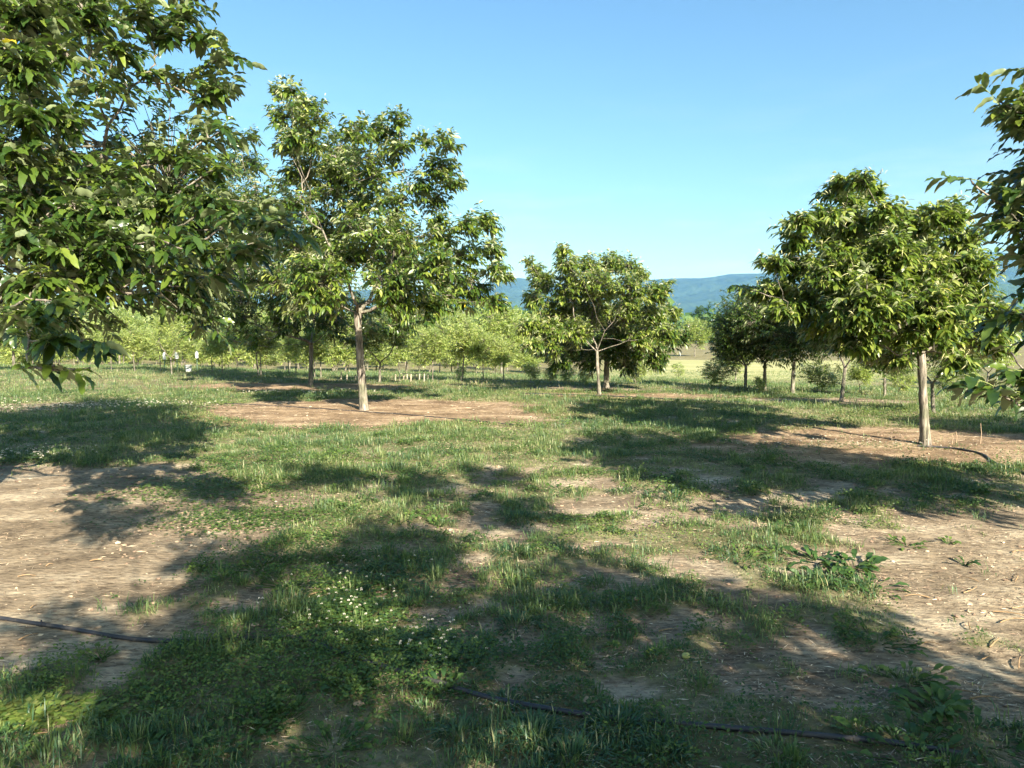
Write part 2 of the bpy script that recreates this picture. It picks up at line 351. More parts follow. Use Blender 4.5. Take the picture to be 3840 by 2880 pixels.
# ------------------------------------------------------------------ ground sheet
def axis(a, lo, hi, step, gr, end):
    out = list(np.arange(lo, hi, step)); v = hi; s = step
    while v < end: out.append(v); s *= gr; v += s
    out.append(end); return out
def build_ground():
    xp = axis(0, 0, 8, .1, 1.09, 12000); xs = np.array([-v for v in xp[:0:-1]] + xp)
    yp = axis(0, 1, 13, .08, 1.035, 12000); yn = axis(0, 0, 4, .4, 1.3, 400); ys = np.array([1 - v for v in yn[:0:-1]] + yp)
    X, Y = np.meshgrid(xs, ys); Z = terrain(X, Y)
    near = (Y > 0) & (Y < 16) & (np.abs(X) < 12)
    cov = coverage(X, Y)
    Z = Z + near * (.022 * (fbm(X * 6, Y * 6, 50, 3) - .5) + .02 * cov)
    nx, ny = len(xs), len(ys)
    i = np.arange(ny - 1)[:, None] * nx; j = np.arange(nx - 1)[None]
    q = np.stack([i + j, i + j + 1, i + nx + j + 1, i + nx + j], -1).reshape(-1, 4)
    g = Geo(); g.add(np.stack([X, Y, Z], -1), q, cov.ravel())
    m, nt, out = newmat('soil_and_turf'); l = nt.links.new
    a = N(nt, 'ShaderNodeAttribute', attribute_name='tint'); tn = N(nt, 'ShaderNodeAttribute', attribute_name='field')
    tc = N(nt, 'ShaderNodeTexCoord')
    def noise(s, d=6, sc=(1, 1, 1), rough=.6):
        mp = N(nt, 'ShaderNodeMapping'); mp.inputs['Scale'].default_value = sc; l(tc.outputs['Object'], mp.inputs[0])
        n = N(nt, 'ShaderNodeTexNoise', i_Scale=s, i_Detail=d, i_Roughness=rough); l(mp.outputs[0], n.inputs['Vector']); return n.outputs[0]
    soilA = ramp(nt, [(.32, (.13, .10, .068)), (.5, (.26, .205, .14)), (.66, (.46, .39, .28))], noise(1.1, 8, (1, 1.6, 1), .68))
    soilB = ramp(nt, [(.38, (.30, .27, .26)), (.5, (.95, .95, .95)), (.64, (1.45, 1.4, 1.3))], noise(26, 6, (.45, 1.3, 1), .75))
    mu = N(nt, 'ShaderNodeMix', data_type='RGBA', blend_type='MULTIPLY'); mu.inputs[0].default_value = .8
    l(soilA.outputs[0], mu.inputs[6]); l(soilB.outputs[0], mu.inputs[7])
    turf = ramp(nt, [(.30, (.05, .06, .022)), (.46, (.115, .12, .045)), (.60, (.19, .19, .09)), (.75, (.40, .34, .20))], noise(.9, 10, (.6, 1.5, 1), .7))
    tf2 = ramp(nt, [(.35, (.5, .52, .5)), (.6, (1.25, 1.2, 1.1))], noise(14, 5, (1, 1, 1), .7))
    mt = N(nt, 'ShaderNodeMix', data_type='RGBA', blend_type='MULTIPLY'); mt.inputs[0].default_value = .8
    l(turf.outputs[0], mt.inputs[6]); l(tf2.outputs[0], mt.inputs[7])
    # coverage sharpened by fine noise
    ad = N(nt, 'ShaderNodeMath', operation='ADD'); l(a.outputs['Fac'], ad.inputs[0]); l(noise(9, 6), ad.inputs[1])
    cr = ramp(nt, [(.5, (0, 0, 0)), (1, (.62, .62, .62))]); sb = N(nt, 'ShaderNodeMath', operation='SUBTRACT'); sb.inputs[1].default_value = .3
    l(ad.outputs[0], sb.inputs[0]); l(sb.outputs[0], cr.inputs[0])
    mx = N(nt, 'ShaderNodeMix', data_type='RGBA'); l(cr.outputs[0], mx.inputs[0]); l(mu.outputs[2], mx.inputs[6]); l(mt.outputs[2], mx.inputs[7])
    mc = N(nt, 'ShaderNodeAttribute', attribute_name='mulch'); mq = N(nt, 'ShaderNodeMix', data_type='RGBA', blend_type='MULTIPLY'); l(mc.outputs['Fac'], mq.inputs[0]); l(mx.outputs[2], mq.inputs[6]); mq.inputs[7].default_value = (1, .89, .80, 1)
    mf = N(nt, 'ShaderNodeMix', data_type='RGBA'); l(tn.outputs['Fac'], mf.inputs[0]); l(mq.outputs[2], mf.inputs[6])
    tf = ramp(nt, [(.3, (.24, .25, .10)), (.7, (.37, .35, .18))], noise(.25, 8, (.3, 1.5, 1))); l(tf.outputs[0], mf.inputs[7])
    p = N(nt, 'ShaderNodeBsdfPrincipled'); p.inputs['Roughness'].default_value = .95; p.inputs['Specular IOR Level'].default_value = .1
    l(mf.outputs[2], p.inputs['Base Color'])
    b = N(nt, 'ShaderNodeBump'); b.inputs['Strength'].default_value = .8; b.inputs['Distance'].default_value = .03
    l(noise(22, 8, (.6, 1.2, 1), .75), b.inputs['Height']); l(b.outputs[0], p.inputs['Normal']); l(p.outputs[0], out.inputs[0])
    o = g.build('ground', m)
    fa = o.data.attributes.new('field', 'FLOAT', 'POINT'); fa.data.foreach_set('value', tanfield(X, np.maximum(Y, 1)).ravel().astype(np.float32))
    mz = np.zeros_like(X)
    for cx, cy, rx, ry, k_ in [BARE[0], BARE[1], BARE[4], BARE[5]]: mz = np.maximum(mz, 1 - sstep(.8, 1.3, np.sqrt(((X - cx) / rx) ** 2 + ((Y - cy) / ry) ** 2)))
    fm = o.data.attributes.new('mulch', 'FLOAT', 'POINT'); fm.data.foreach_set('value', mz.ravel().astype(np.float32))
    tag(o, 'grassy orchard ground with patches of bare tan soil', kind='structure')
build_ground()

# ------------------------------------------------------------------ ground cover
def scatter(rng, bands, margin=1.0, fn=None):
    """random ground points, thinner with distance; returns x, y, scale"""
    X = []; Y = []; S = []
    for y0, y1, dens, sc in bands:
        A = .78 * (y1 * y1 - y0 * y0) + 2 * margin * (y1 - y0); n = int(A * dens)
        y = np.sqrt(rng.random(n) * (y1 * y1 - y0 * y0) + y0 * y0)
        x = (rng.random(n) * 2 - 1) * (.74 * y + margin)
        X.append(x); Y.append(y); S.append(np.full(n, sc))
    X = np.concatenate(X); Y = np.concatenate(Y); S = np.concatenate(S)
    k = rng.random(len(X)) < fn(X, Y); return X[k], Y[k], S[k]
def groundz(x, y):
    c = coverage(x, y); near = (y > 0) & (y < 16) & (np.abs(x) < 12)
    return terrain(x, y) + near * (.02 * c) - .006
def blades(geo, x, y, h, lean, az, w, tint, z=None):
    n = len(x); z = groundz(x, y) if z is None else z
    base = np.stack([x, y, z], -1)
    d = np.stack([np.cos(az) * lean, np.sin(az) * lean, np.ones(n)], -1)
    up = np.stack([np.cos(az), np.sin(az), -lean + .01], -1) * -1
    leaves(geo, base, d, up, h, w / h, .25 + lean * .7, 2, tint)
def grass_field():
    rng = np.random.default_rng(5)
    g = Geo()
    bands = [(2.0, 4, 600, 1.), (4, 7, 420, 1.05), (7, 12, 260, 1.25), (12, 20, 110, 1.6), (20, 35, 34, 2.2), (35, 75, 8, 3.3)]
    X, Y, S = scatter(rng, bands, 1.2, lambda x, y: coverage(x, y) ** 1.4)
    # each point is a small tuft of 5 blades
    k = 8; n = len(X)
    spread = .026 * S
    x = (X[:, None] + rng.normal(size=(n, k)) * spread[:, None]).ravel(); y = (Y[:, None] + rng.normal(size=(n, k)) * spread[:, None]).ravel()
    s = np.repeat(S, k)
    hn = fbm(X * 2.1, Y * 2.1, 61, 3); tn = fbm(X * .7, Y * .7, 77, 3); tn2 = fbm(X * 2.5, Y * 2.5, 78, 2)
    big = sstep(.46, .66, hn)
    h = np.repeat((.035 + .12 * big + .03 * sstep(8, 14, Y)) , k) * (.5 + .9 * rng.random(n * k)) * s ** .45
    tint = np.clip(np.repeat(.50 + .12 * sstep(5, 7.5, Y) + .9 * (tn - .5) + .5 * (tn2 - .5) - .15 * big, k) + .16 * rng.normal(size=n * k), 0, 1)
    tint = np.where(rng.random(n * k) < .09, np.clip(.75 + .2 * rng.random(n * k), 0, 1), tint)
    blades(g, x, y, h, .15 + .7 * rng.random(n * k), rng.random(n * k) * 2 * PI, (.0035 + .0035 * rng.random(n * k)) * s ** 1.05, tint)
    X, Y, S = scatter(rng, [(2.0, 4.2, 18, 1.), (4.2, 7, 14, 1.1), (7, 12, 8, 1.4), (12, 20, 2.2, 1.8)], 1.2, lambda x, y: sstep(.15, .7, coverage(x, y)) * sstep(.38, .6, fbm(x * 1.7, y * 1.7, 161, 2)))
    k = 60; n = len(X); rr = .075 * S[:, None] * (.5 + rng.random((n, 1))) * np.sqrt(rng.random((n, k))); a = rng.random((n, k)) * 2 * PI
    x = (X[:, None] + np.cos(a) * rr).ravel(); y = (Y[:, None] + np.sin(a) * rr).ravel(); s = np.repeat(S, k)
    h = np.repeat(.07 + .13 * rng.random(n) ** 1.5, k) * (.35 + .7 * rng.random(n * k)) * s ** .4
    tint = np.clip(np.repeat(.22 + .16 * sstep(5, 7.5, Y) + .38 * rng.random(n) ** 2, k) + .10 * rng.normal(size=n * k), 0, 1); tint = np.where(rng.random(n * k) < .04, .85, tint)
    blades(g, x, y, h, .12 + .75 * (rr.ravel() / (.1 * s)) * rng.random(n * k), a.ravel() + .4 * rng.normal(size=n * k), (.0035 + .004 * rng.random(n * k)) * s, tint)
    tag(g.build('grass', M['grass'], smooth=False), 'short patchy green grass covering the orchard floor', kind='stuff')
grass_field()
def weeds_field():
    rng = np.random.default_rng(15); g = Geo()
    bands = [(2.0, 4, 800, 1.), (4, 7, 520, 1.1), (7, 12, 240, 1.4), (12, 20, 60, 2.0)]
    def m(x, y):
        return coverage(x, y) ** 1.2 * (sstep(.47, .6, fbm(x * 1.1, y * 1.1, 91, 3)) * .9 + .1)
    X, Y, S = scatter(rng, bands, 1.0, m)
    n = len(X); k = 9
    r = .03 * S[:, None] * rng.normal(size=(n, k)); r2 = .03 * S[:, None] * rng.normal(size=(n, k))
    x = (X[:, None] + r).ravel(); y = (Y[:, None] + r2).ravel(); s = np.repeat(S, k)
    hh = np.repeat(.015 + .10 * sstep(.4, .75, fbm(X * 2.6, Y * 2.6, 99, 2)), k) * rng.random(n * k)
    z = groundz(x, y) + .008 + hh
    base = np.stack([x, y, z], -1); az = rng.random(n * k) * 2 * PI
    d = np.stack([np.cos(az), np.sin(az), .1 + .7 * rng.random(n * k)], -1)
    up = np.array([0, 0, 1.]) + .4 * rng.normal(size=(n * k, 3))
    tn = fbm(X * .9, Y * .9, 177, 3)
    tint = np.clip(np.repeat(.45 + 1.1 * (tn - .5), k) + .13 * rng.normal(size=n * k), 0, 1)
    leaves(g, base, d, up, (.013 + .013 * rng.random(n * k)) * s, .55, .2, 2, tint)
    X, Y, S = scatter(rng, [(2.0, 4.2, 13, 1.), (4.2, 7, 10, 1.15), (7, 12, 4.5, 1.5)], 1.0, lambda x, y: sstep(.1, .5, coverage(x, y)) * sstep(.4, .58, fbm(x * 1.3, y * 1.3, 261, 2)))
    k = 110; n = len(X); R_ = (.05 + .09 * rng.random((n, 1)) ** 1.5) * S[:, None]; q = np.sqrt(rng.random((n, k))); a = rng.random((n, k)) * 2 * PI
    x = (X[:, None] + np.cos(a) * R_ * q).ravel(); y = (Y[:, None] + np.sin(a) * R_ * q).ravel(); s = np.repeat(S, k)
    z = groundz(x, y) + .012 + ((.35 + .6 * rng.random((n, 1))) * R_ * (1 - q ** 2) * (.4 + .6 * rng.random((n, k)))).ravel() * 1.3
    d = np.stack([np.cos(a), np.sin(a), .2 + .8 * rng.random((n, k))], -1).reshape(-1, 3)
    leaves(g, np.stack([x, y, z], -1), d, np.array([0, 0, 1.]) + .5 * rng.normal(size=(n * k, 3)), (.013 + .014 * rng.random(n * k)) * s, .5, .2, 2, np.clip(np.repeat(.2 + .5 * rng.random(n), k) + .12 * rng.normal(size=n * k), 0, 1))
    tag(g.build('low_weeds', M['weed'], smooth=False), 'low creeping small leaved weeds between the grass', kind='stuff')
weeds_field()
def litter():
    rng = np.random.default_rng(25); g = Geo()
    bands = [(2.0, 4, 2600, 1.), (4, 7, 1600, 1.15), (7, 12, 700, 1.5), (12, 20, 260, 2.1)]
    X, Y, S = scatter(rng, bands, 1.0, lambda x, y: (.75 - .3 * coverage(x, y)) * (1 - .72 * (1 - sstep(-3., -1., x)) * (1 - sstep(8, 11, y))) * (.25 + .75 * sstep(.4, .6, fbm(x * 1.9, y * 1.9, 191, 3))))
    n = len(X); az = rng.normal(size=n) * .8 + .1
    az = np.where(rng.random(n) < .3, rng.random(n) * PI, az)
    base = np.stack([X, Y, groundz(X, Y) + .010 + .008 * rng.random(n)], -1)
    d = np.stack([np.cos(az), np.sin(az), .08 * rng.normal(size=n)], -1)
    up = np.array([0, 0, 1.]) + .35 * rng.normal(size=(n, 3))
    L = (.012 + .085 * rng.random(n) ** 3.5) * S
    leaves(g, base, d, up, L, (.002 + .003 * rng.random(n)) * S / L * 1.0, .1, 2, np.clip(.55 + .28 * rng.normal(size=n), 0, 1))
    tag(g.build('straw_litter', M['straw'], smooth=False), 'dry straw and leaf litter strewn over the bare soil', kind='stuff')
litter()

def clods():
    rng = np.random.default_rng(35); g = Geo()
    X, Y, S = scatter(rng, [(2.0, 4, 260, 1.), (4, 7, 150, 1.2), (7, 12, 50, 1.6)], 1.0, lambda x, y: (1 - coverage(x, y)) * (.15 + .85 * sstep(.45, .65, fbm(x * 1.4, y * 1.4, 291, 3))))
    n = len(X); t = np.array([[1, 0, 0], [0, 1, 0], [-1, 0, 0], [0, -1, 0], [0, 0, 1], [0, 0, -1], [.7, .7, .5], [-.7, .7, .5], [-.7, -.7, .5], [.7, -.7, .5]])
    f = np.array([[0, 6, 9], [0, 1, 6], [1, 7, 6], [1, 2, 7], [2, 8, 7], [2, 3, 8], [3, 9, 8], [3, 0, 9], [6, 7, 4], [7, 8, 4], [8, 9, 4], [9, 6, 4], [1, 0, 5], [2, 1, 5], [3, 2, 5], [0, 3, 5]])
    r0 = (.003 + .011 * rng.random(n) ** 3) * S
    v = t[None] * (1 + .3 * rng.normal(size=(n, 10, 1))) * r0[:, None, None] * [1.2, 1, .75]; a = rng.random(n) * 6
    vx = v[..., 0] * np.cos(a)[:, None] - v[..., 1] * np.sin(a)[:, None]; vy = v[..., 0] * np.sin(a)[:, None] + v[..., 1] * np.cos(a)[:, None]
    z = groundz(X, Y) + .006
    v = np.stack([vx + X[:, None], vy + Y[:, None], v[..., 2] + z[:, None]], -1)
    g.add(v, (np.arange(n)[:, None, None] * 10 + f[None]).reshape(-1, 3), np.repeat(np.clip(.4 + .2 * rng.normal(size=n), 0, 1), 10))
    tag(g.build('soil_clods', M['straw'], smooth=False), 'small clods and pebbles lying on the bare soil', kind='stuff')
clods()
# ------------------------------------------------------------------ tufts, clover and broad weeds that can be told apart
def tuft(name, px, py, h, n, r, tint, seed, label, mat='grass', w=.008):
    rng = np.random.default_rng(seed); c = gnd(px, py); g = Geo()
    az = rng.random(n) * 2 * PI; rr = r * np.sqrt(rng.random(n)) * .55
    x = c[0] + np.cos(az) * rr; y = c[1] + np.sin(az) * rr; lean = .1 + .75 * (rr / r) + .35 * rng.random(n)
    t = np.clip(tint + .12 * rng.normal(size=n), 0, 1); t = np.where(rng.random(n) < .12, .95, t)
    blades(g, x, y, h * (.4 + .65 * rng.random(n)), lean, az + .5 * rng.normal(size=n), w * (.7 + .6 * rng.random(n)), t)
    o = g.build(name, M[mat], smooth=False, loc=c); return tag(o, label, 'grass clump', 'taller grass clumps in the foreground')
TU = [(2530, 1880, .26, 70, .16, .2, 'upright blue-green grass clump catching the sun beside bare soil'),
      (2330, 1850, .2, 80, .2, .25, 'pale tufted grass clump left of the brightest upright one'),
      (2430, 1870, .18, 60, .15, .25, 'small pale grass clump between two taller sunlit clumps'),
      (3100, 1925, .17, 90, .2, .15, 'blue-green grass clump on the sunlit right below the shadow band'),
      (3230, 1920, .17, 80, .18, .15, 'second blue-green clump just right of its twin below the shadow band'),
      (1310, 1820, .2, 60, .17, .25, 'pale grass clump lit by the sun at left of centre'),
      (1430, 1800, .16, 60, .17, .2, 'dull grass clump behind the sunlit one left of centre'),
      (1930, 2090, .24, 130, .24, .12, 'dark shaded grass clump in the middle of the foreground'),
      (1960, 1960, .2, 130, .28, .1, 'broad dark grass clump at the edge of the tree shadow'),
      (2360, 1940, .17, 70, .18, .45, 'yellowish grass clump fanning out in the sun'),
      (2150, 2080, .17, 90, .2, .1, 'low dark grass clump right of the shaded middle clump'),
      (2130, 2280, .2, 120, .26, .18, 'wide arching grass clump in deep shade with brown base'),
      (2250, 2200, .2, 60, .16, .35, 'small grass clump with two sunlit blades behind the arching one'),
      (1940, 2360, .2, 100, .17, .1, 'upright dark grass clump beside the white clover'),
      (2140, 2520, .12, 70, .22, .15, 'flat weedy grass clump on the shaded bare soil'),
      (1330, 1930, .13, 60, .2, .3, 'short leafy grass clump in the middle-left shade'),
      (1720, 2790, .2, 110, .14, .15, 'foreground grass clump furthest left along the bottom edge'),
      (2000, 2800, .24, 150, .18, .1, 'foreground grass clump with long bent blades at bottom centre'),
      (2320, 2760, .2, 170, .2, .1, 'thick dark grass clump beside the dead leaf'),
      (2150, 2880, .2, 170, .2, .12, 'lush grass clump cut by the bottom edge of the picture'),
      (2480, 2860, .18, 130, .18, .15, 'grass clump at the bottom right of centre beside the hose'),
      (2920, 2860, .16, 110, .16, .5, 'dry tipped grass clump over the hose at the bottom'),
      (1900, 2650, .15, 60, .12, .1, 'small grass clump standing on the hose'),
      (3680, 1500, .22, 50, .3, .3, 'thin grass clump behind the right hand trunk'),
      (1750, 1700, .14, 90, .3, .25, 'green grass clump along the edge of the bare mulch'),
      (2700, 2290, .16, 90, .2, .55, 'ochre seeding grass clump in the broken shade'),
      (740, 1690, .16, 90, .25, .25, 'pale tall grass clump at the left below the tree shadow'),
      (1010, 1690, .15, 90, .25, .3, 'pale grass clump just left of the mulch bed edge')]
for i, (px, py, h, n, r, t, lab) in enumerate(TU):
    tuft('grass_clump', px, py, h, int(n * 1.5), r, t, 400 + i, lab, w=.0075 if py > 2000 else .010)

def rosette(name, px, py, n, L, seed, label, tint=.35, cat='weed', wid=.34, up=.5, r=.03, group='broad-leaved weeds'):
    rng = np.random.default_rng(seed); c = gnd(px, py); root = Geo(); az = rng.random(n) * 2 * PI
    rr = r * np.sqrt(rng.random(n)); b = np.stack([c[0] + rr * np.cos(az), c[1] + rr * np.sin(az)], -1)
    z = groundz(b[:, 0], b[:, 1]) + .01 + .03 * rng.random(n)
    d = np.stack([np.cos(az), np.sin(az), up * (.3 + 1.2 * rng.random(n))], -1)
    leaves(root, np.column_stack([b, z]), d, np.array([0, 0, 1.]) + .3 * rng.normal(size=(n, 3)), L * (.5 + .6 * rng.random(n)), wid, .5, 0, np.clip(tint + .13 * rng.normal(size=n), 0, 1), rng=rng)
    for i_ in range(n): tube(root, np.array([[c[0], c[1], c[2] - .01], [b[i_, 0], b[i_, 1], z[i_] + .002], [*(np.array([b[i_, 0], b[i_, 1], z[i_]]) + d[i_] * .012)]]), [.003, .002, .0015], 3, .4, cap=False)
    return tag(root.build(name, M['weed'], loc=c), label, cat, group)
RO = [(3060, 2110, 34, .17, .2, .16, 'big dark green broad-leaved weed at the edge of the bare soil'),
      (3200, 2130, 30, .16, .25, .15, 'broad-leaved weed right beside the biggest dark one'),
      (3120, 2190, 34, .16, .2, .18, 'shaded broad-leaved weed in front of the biggest dark one'),
      (3260, 2210, 26, .14, .3, .15, 'spreading weed reaching out of the shadow onto the bare soil'),
      (2780, 2110, 44, .10, .6, .2, 'bright yellow-green leafy weed left of the big dark weeds'),
      (2900, 2090, 16, .10, .5, .08, 'small dandelion-like weed between the bright and the dark weeds'),
      (2980, 1990, 16, .12, .45, .1, 'jagged leaved weed in the sunny yellow grass'),
      (3400, 2050, 24, .10, .5, .12, 'small bushy weed alone on the sunlit straw'),
      (3620, 2120, 9, .13, .2, .04, 'few leaved green weed standing in the sunlit straw on the right'),
      (3560, 2040, 12, .07, .6, .06, 'tiny weed on the straw behind the few leaved one'),
      (3520, 2690, 26, .17, .45, .1, 'dandelion weed with upright jagged leaves near the lower right corner'),
      (3650, 2780, 50, .11, .25, .22, 'dense dark weed in the lower right corner'),
      (3420, 2850, 40, .11, .3, .2, 'dense weed along the bottom edge right of the hose end'),
      (3400, 2560, 30, .10, .55, .14, 'half sunlit weed above the dandelion at lower right'),
      (3290, 2420, 30, .09, .35, .16, 'leafy weed patch in the shade above the lower right sunbeam'),
      (1640, 1975, 26, .08, .55, .1, 'light green weed in the middle shade'),
      (1500, 1960, 24, .09, .35, .12, 'round weed in the middle-left shade'),
      (2100, 1850, 20, .09, .4, .12, 'dark weed among pale grass at the centre'),
      (1310, 1900, 20, .1, .4, .12, 'leafy weed below the pale clump left of centre'),
      (1660, 2600, 16, .12, .35, .07, 'dock-like weed beside the hose'),
      (1330, 2590, 60, .07, .35, .15, 'greyish broad-leaved weed lit beside the hose at left of centre'),
      (1120, 2630, 9, .10, .15, .04, 'grey-green four leaved weed on shaded soil'),
      (520, 2840, 10, .10, .15, .05, 'grey-green weed on the bottom edge at left'),
      (800, 2860, 12, .11, .15, .06, 'grey-green weed on the bottom edge right of its twin'),
      (960, 2680, 60, .06, .6, .16, 'yellow-green feathery weed in the lower left shade'),
      (1060, 2720, 50, .06, .4, .14, 'darker feathery weed right of the yellow-green one'),
      (900, 2780, 60, .06, .35, .18, 'large feathery weed near the bottom left'),
      (700, 2640, 50, .055, .3, .2, 'low feathery weed spread in front of the hose'),
      (1250, 2820, 60, .06, .3, .16, 'round clumping weed on the bottom edge left of the grass'),
      (380, 2470, 26, .05, .6, .1, 'small weed touching the hose at left'),
      (960, 2140, 70, .05, .6, .22, 'bright green weed mound at the edge of the bare left patch'),
      (1080, 2200, 80, .05, .55, .24, 'second bright green weed mound nearer the clover'),
      (1280, 2110, 60, .05, .3, .18, 'dark green mound in the shade left of centre')]
for i, (px, py, n, L, t, r, lab) in enumerate(RO):
    rosette('weed', px, py, n, L, 600 + i, lab, t, up=.8 if L > .08 else 1.0, wid=.25 if L > .08 else .42, r=r * (1.2 if L > .08 else 1))

def clover_patch(seed, name, px, py, rx, ry, n, nf, label, leafs=.016, big=1.0, tint=.35):
    rng = np.random.default_rng(seed); c = gnd(px, py); g = Geo(); S = max(1, c[1] / 5) * big
    u = rng.normal(size=(n, 2)) * .5; x = c[0] + u[:, 0] * rx; y = c[1] + u[:, 1] * ry
    z = groundz(x, y) + .01 + .05 * rng.random(n) * np.exp(-(u ** 2).sum(1))
    a0 = rng.random(n) * 2 * PI
    for k in range(3):
        a = a0 + k * 2.094
        leaves(g, np.stack([x, y, z], -1), np.stack([np.cos(a), np.sin(a), .25 + 0 * a], -1), np.array([0, 0, 1.]) + .25 * rng.normal(size=(n, 3)), leafs * S * (.7 + .6 * rng.random(n)), .95, .15, 2, np.clip(tint + .15 * rng.normal(size=n), 0, 1))
    o = tag(g.build(name, M['weed'], smooth=False, loc=c), label, 'clover', kind='stuff')
    if nf:
        f = Geo(); u = rng.normal(size=(nf, 2)) * .48; x = c[0] + u[:, 0] * rx; y = c[1] + u[:, 1] * ry
        gz = groundz(x, y); hh = .05 + .06 * rng.random(nf)
        st = Geo()
        for i in range(nf):
            top = np.array([x[i] + .01 * rng.normal(), y[i] + .01 * rng.normal(), gz[i] + hh[i]])
            k = 26; uu = rand_unit(rng, k); uu[:, 2] = np.abs(uu[:, 2]) - .35
            q = nrm(uu) * .0030 * S
            leaves(f, top + q, nrm(uu) + [0, 0, .3], rand_unit(rng, k), .0055 * S * np.ones(k), .5, .1, 2, .5)
            tube(st, np.array([[x[i], y[i], gz[i]], top]), .0012 * S, 3, .4, cap=False)
        f.build('flower_heads', M['petal'], o, smooth=False, loc=c)
        st.build('flower_stems', M['weed'], o, smooth=False, loc=c)
clover_patch(1, 'clover', 1280, 2330, .42, .5, 1900, 55, 'white clover patch half lit by a sunbeam above the hose', tint=.4)
clover_patch(2, 'clover', 1600, 2440, .42, .30, 1500, 42, 'white clover patch in the shade with taller flower heads beside the hose', tint=.3)
clover_patch(3, 'clover', 1400, 2180, .5, .5, 1500, 26, 'dark clover patch behind the flowering ones in the shade', tint=.25)
clover_patch(4, 'clover', 90, 1722, .9, .5, 900, 90, 'clover patch thick with white flowers at the left edge of the sunlit soil', tint=.5, leafs=.013)
clover_patch(5, 'clover', 400, 1530, 2.3, 1.0, 1400, 190, 'clover patch dotted with white flowers in the shade of the left tree', tint=.3, leafs=.012, big=.8)
clover_patch(6, 'clover', 800, 1830, 1.0, .8, 3000, 0, 'bright creeping ground cover at the edge of the left bare patch', tint=.55, leafs=.013)
clover_patch(7, 'clover', 950, 1950, 1.0, .5, 2600, 0, 'darker creeping ground cover in the shade right of the bare patch', tint=.45, leafs=.013)
clover_patch(8, 'purslane', 130, 2700, .35, .14, 420, 0, 'round leaved bright green weeds in the lower left corner', tint=.75, leafs=.028)
clover_patch(9, 'clover', 3150, 1675, 1.6, .35, 500, 70, 'clover with scattered white flowers in the long shadow on the right', tint=.3, leafs=.012, big=.7)
clover_patch(10, 'clover', 1120, 1480, 1.6, .6, 600, 70, 'clover with white flowers at the back edge of the mulch bed', tint=.4, leafs=.010, big=.7)

# ------------------------------------------------------------------ hoses
def hose(pts, r, label, lift=.0):
    w = [gnd(*p) for p in pts]; g = Geo(); c = w[0]
    P = []
    for a in range(len(w) - 1):
        p0 = w[max(a - 1, 0)]; p1 = w[a]; p2 = w[a + 1]; p3 = w[min(a + 2, len(w) - 1)]
        for t in np.linspace(0, 1, 9)[:-1]:
            P.append(.5 * ((2 * p1) + (-p0 + p2) * t + (2 * p0 - 5 * p1 + 4 * p2 - p3) * t * t + (-p0 + 3 * p1 - 3 * p2 + p3) * t ** 3))
    P.append(w[-1]); P = np.array(P); zz = groundz(P[:, 0], P[:, 1]); zz = np.convolve(np.pad(zz, 5, 'edge'), np.ones(11) / 11, 'valid'); P[:, 2] = zz + r + .006 + lift
    tube(g, P, r, 10); o = tag(g.build('irrigation_hose', M['hose'], loc=c), label, 'hose', 'black irrigation hoses along the tree rows')
    for k in range(13, len(P) - 3, 22):
        e = Geo(); q = P[k:k + 2]; dq = nrm(q[1] - q[0]); tube(e, np.array([q[0] - dq * .012, q[0] + dq * .012]), r * 1.25, 10); tube(e, np.array([q[0] + [0, 0, r * .8], q[0] + [0, 0, r * 2.1]]), r * .35, 6)
        e.build('dripper', M['hose'], o, loc=c)
    return o
hose([(-250, 2290), (0, 2327), (250, 2366), (500, 2408), (800, 2422), (1100, 2416), (1270, 2470), (1400, 2515), (1600, 2572), (1830, 2640), (2250, 2715), (2700, 2755), (3000, 2785), (3330, 2812), (3600, 2850)], .012, 'black hose snaking across the foreground from the left edge through the clover')
hose([(560, 1508), (800, 1513), (960, 1520), (1130, 1530), (1250, 1538), (1364, 1546), (1500, 1556), (1750, 1578), (1950, 1600)], .009, 'thin hose across the mulch at the foot of the tallest free-standing tree')
hose([(3440, 1676), (3560, 1684), (3640, 1696), (3690, 1712), (3740, 1745), (3900, 1800)], .014, 'short hose curving away from the foot of the right hand trunk')
hose([(1950, 1476), (2247, 1487), (2450, 1495), (2800, 1512)], .015, 'hose glinting in the row behind, past the small forked tree')

# ------------------------------------------------------------------ small things on the ground
def fruit(px, py, r, label, mat):
    rng = np.random.default_rng(int(px)); c = gnd(px, py); g = Geo(); u = np.linspace(0, PI, 12)[:, None]; v = np.linspace(0, 2 * PI, 17)[None, :-1]
    R = r * (1 + .06 * np.sin(3 * v + u))
    p = np.stack([R * np.sin(u) * np.cos(v) * 1.25, R * np.sin(u) * np.sin(v), R * np.cos(u) + 0 * v + r * .8], -1) + c + [0, 0, .02]
    i = np.arange(11)[:, None] * 16; j = np.arange(16)[None]
    q = np.stack([i + j, i + 16 + j, i + 16 + (j + 1) % 16, i + (j + 1) % 16], -1).reshape(-1, 4)
    g.add(p, q); return tag(g.build('fallen_fruit' if mat == 'fruit' else 'stone', M[mat], loc=c), label, 'fruit' if mat == 'fruit' else 'stone')
fruit(2571, 2486, .017, 'small pale yellow fruit lying in the foreground shade', 'fruit')
fruit(3445, 2532, .011, 'tiny yellow fruit lying among the lower right weeds', 'fruit')
fruit(2385, 2268, .014, 'small tan stone in the middle of the foreground shade', 'deadleaf')
def deadleaf(px, py, L, az, label, seed):
    rng = np.random.default_rng(seed); c = gnd(px, py); g = Geo()
    leaves(g, np.array([c + [0, 0, .03]]), np.array([[math.cos(az), math.sin(az), .1]]), np.array([[0.2, -.5, 1.]]), np.array([L]), .5, .15, 0, .5, rng=rng)
    o = g.build('dead_leaf', M['deadleaf'], loc=c)
    s = o.modifiers.new('s', 'SOLIDIFY'); s.thickness = .0015
    tag(o, label, 'dead leaf')
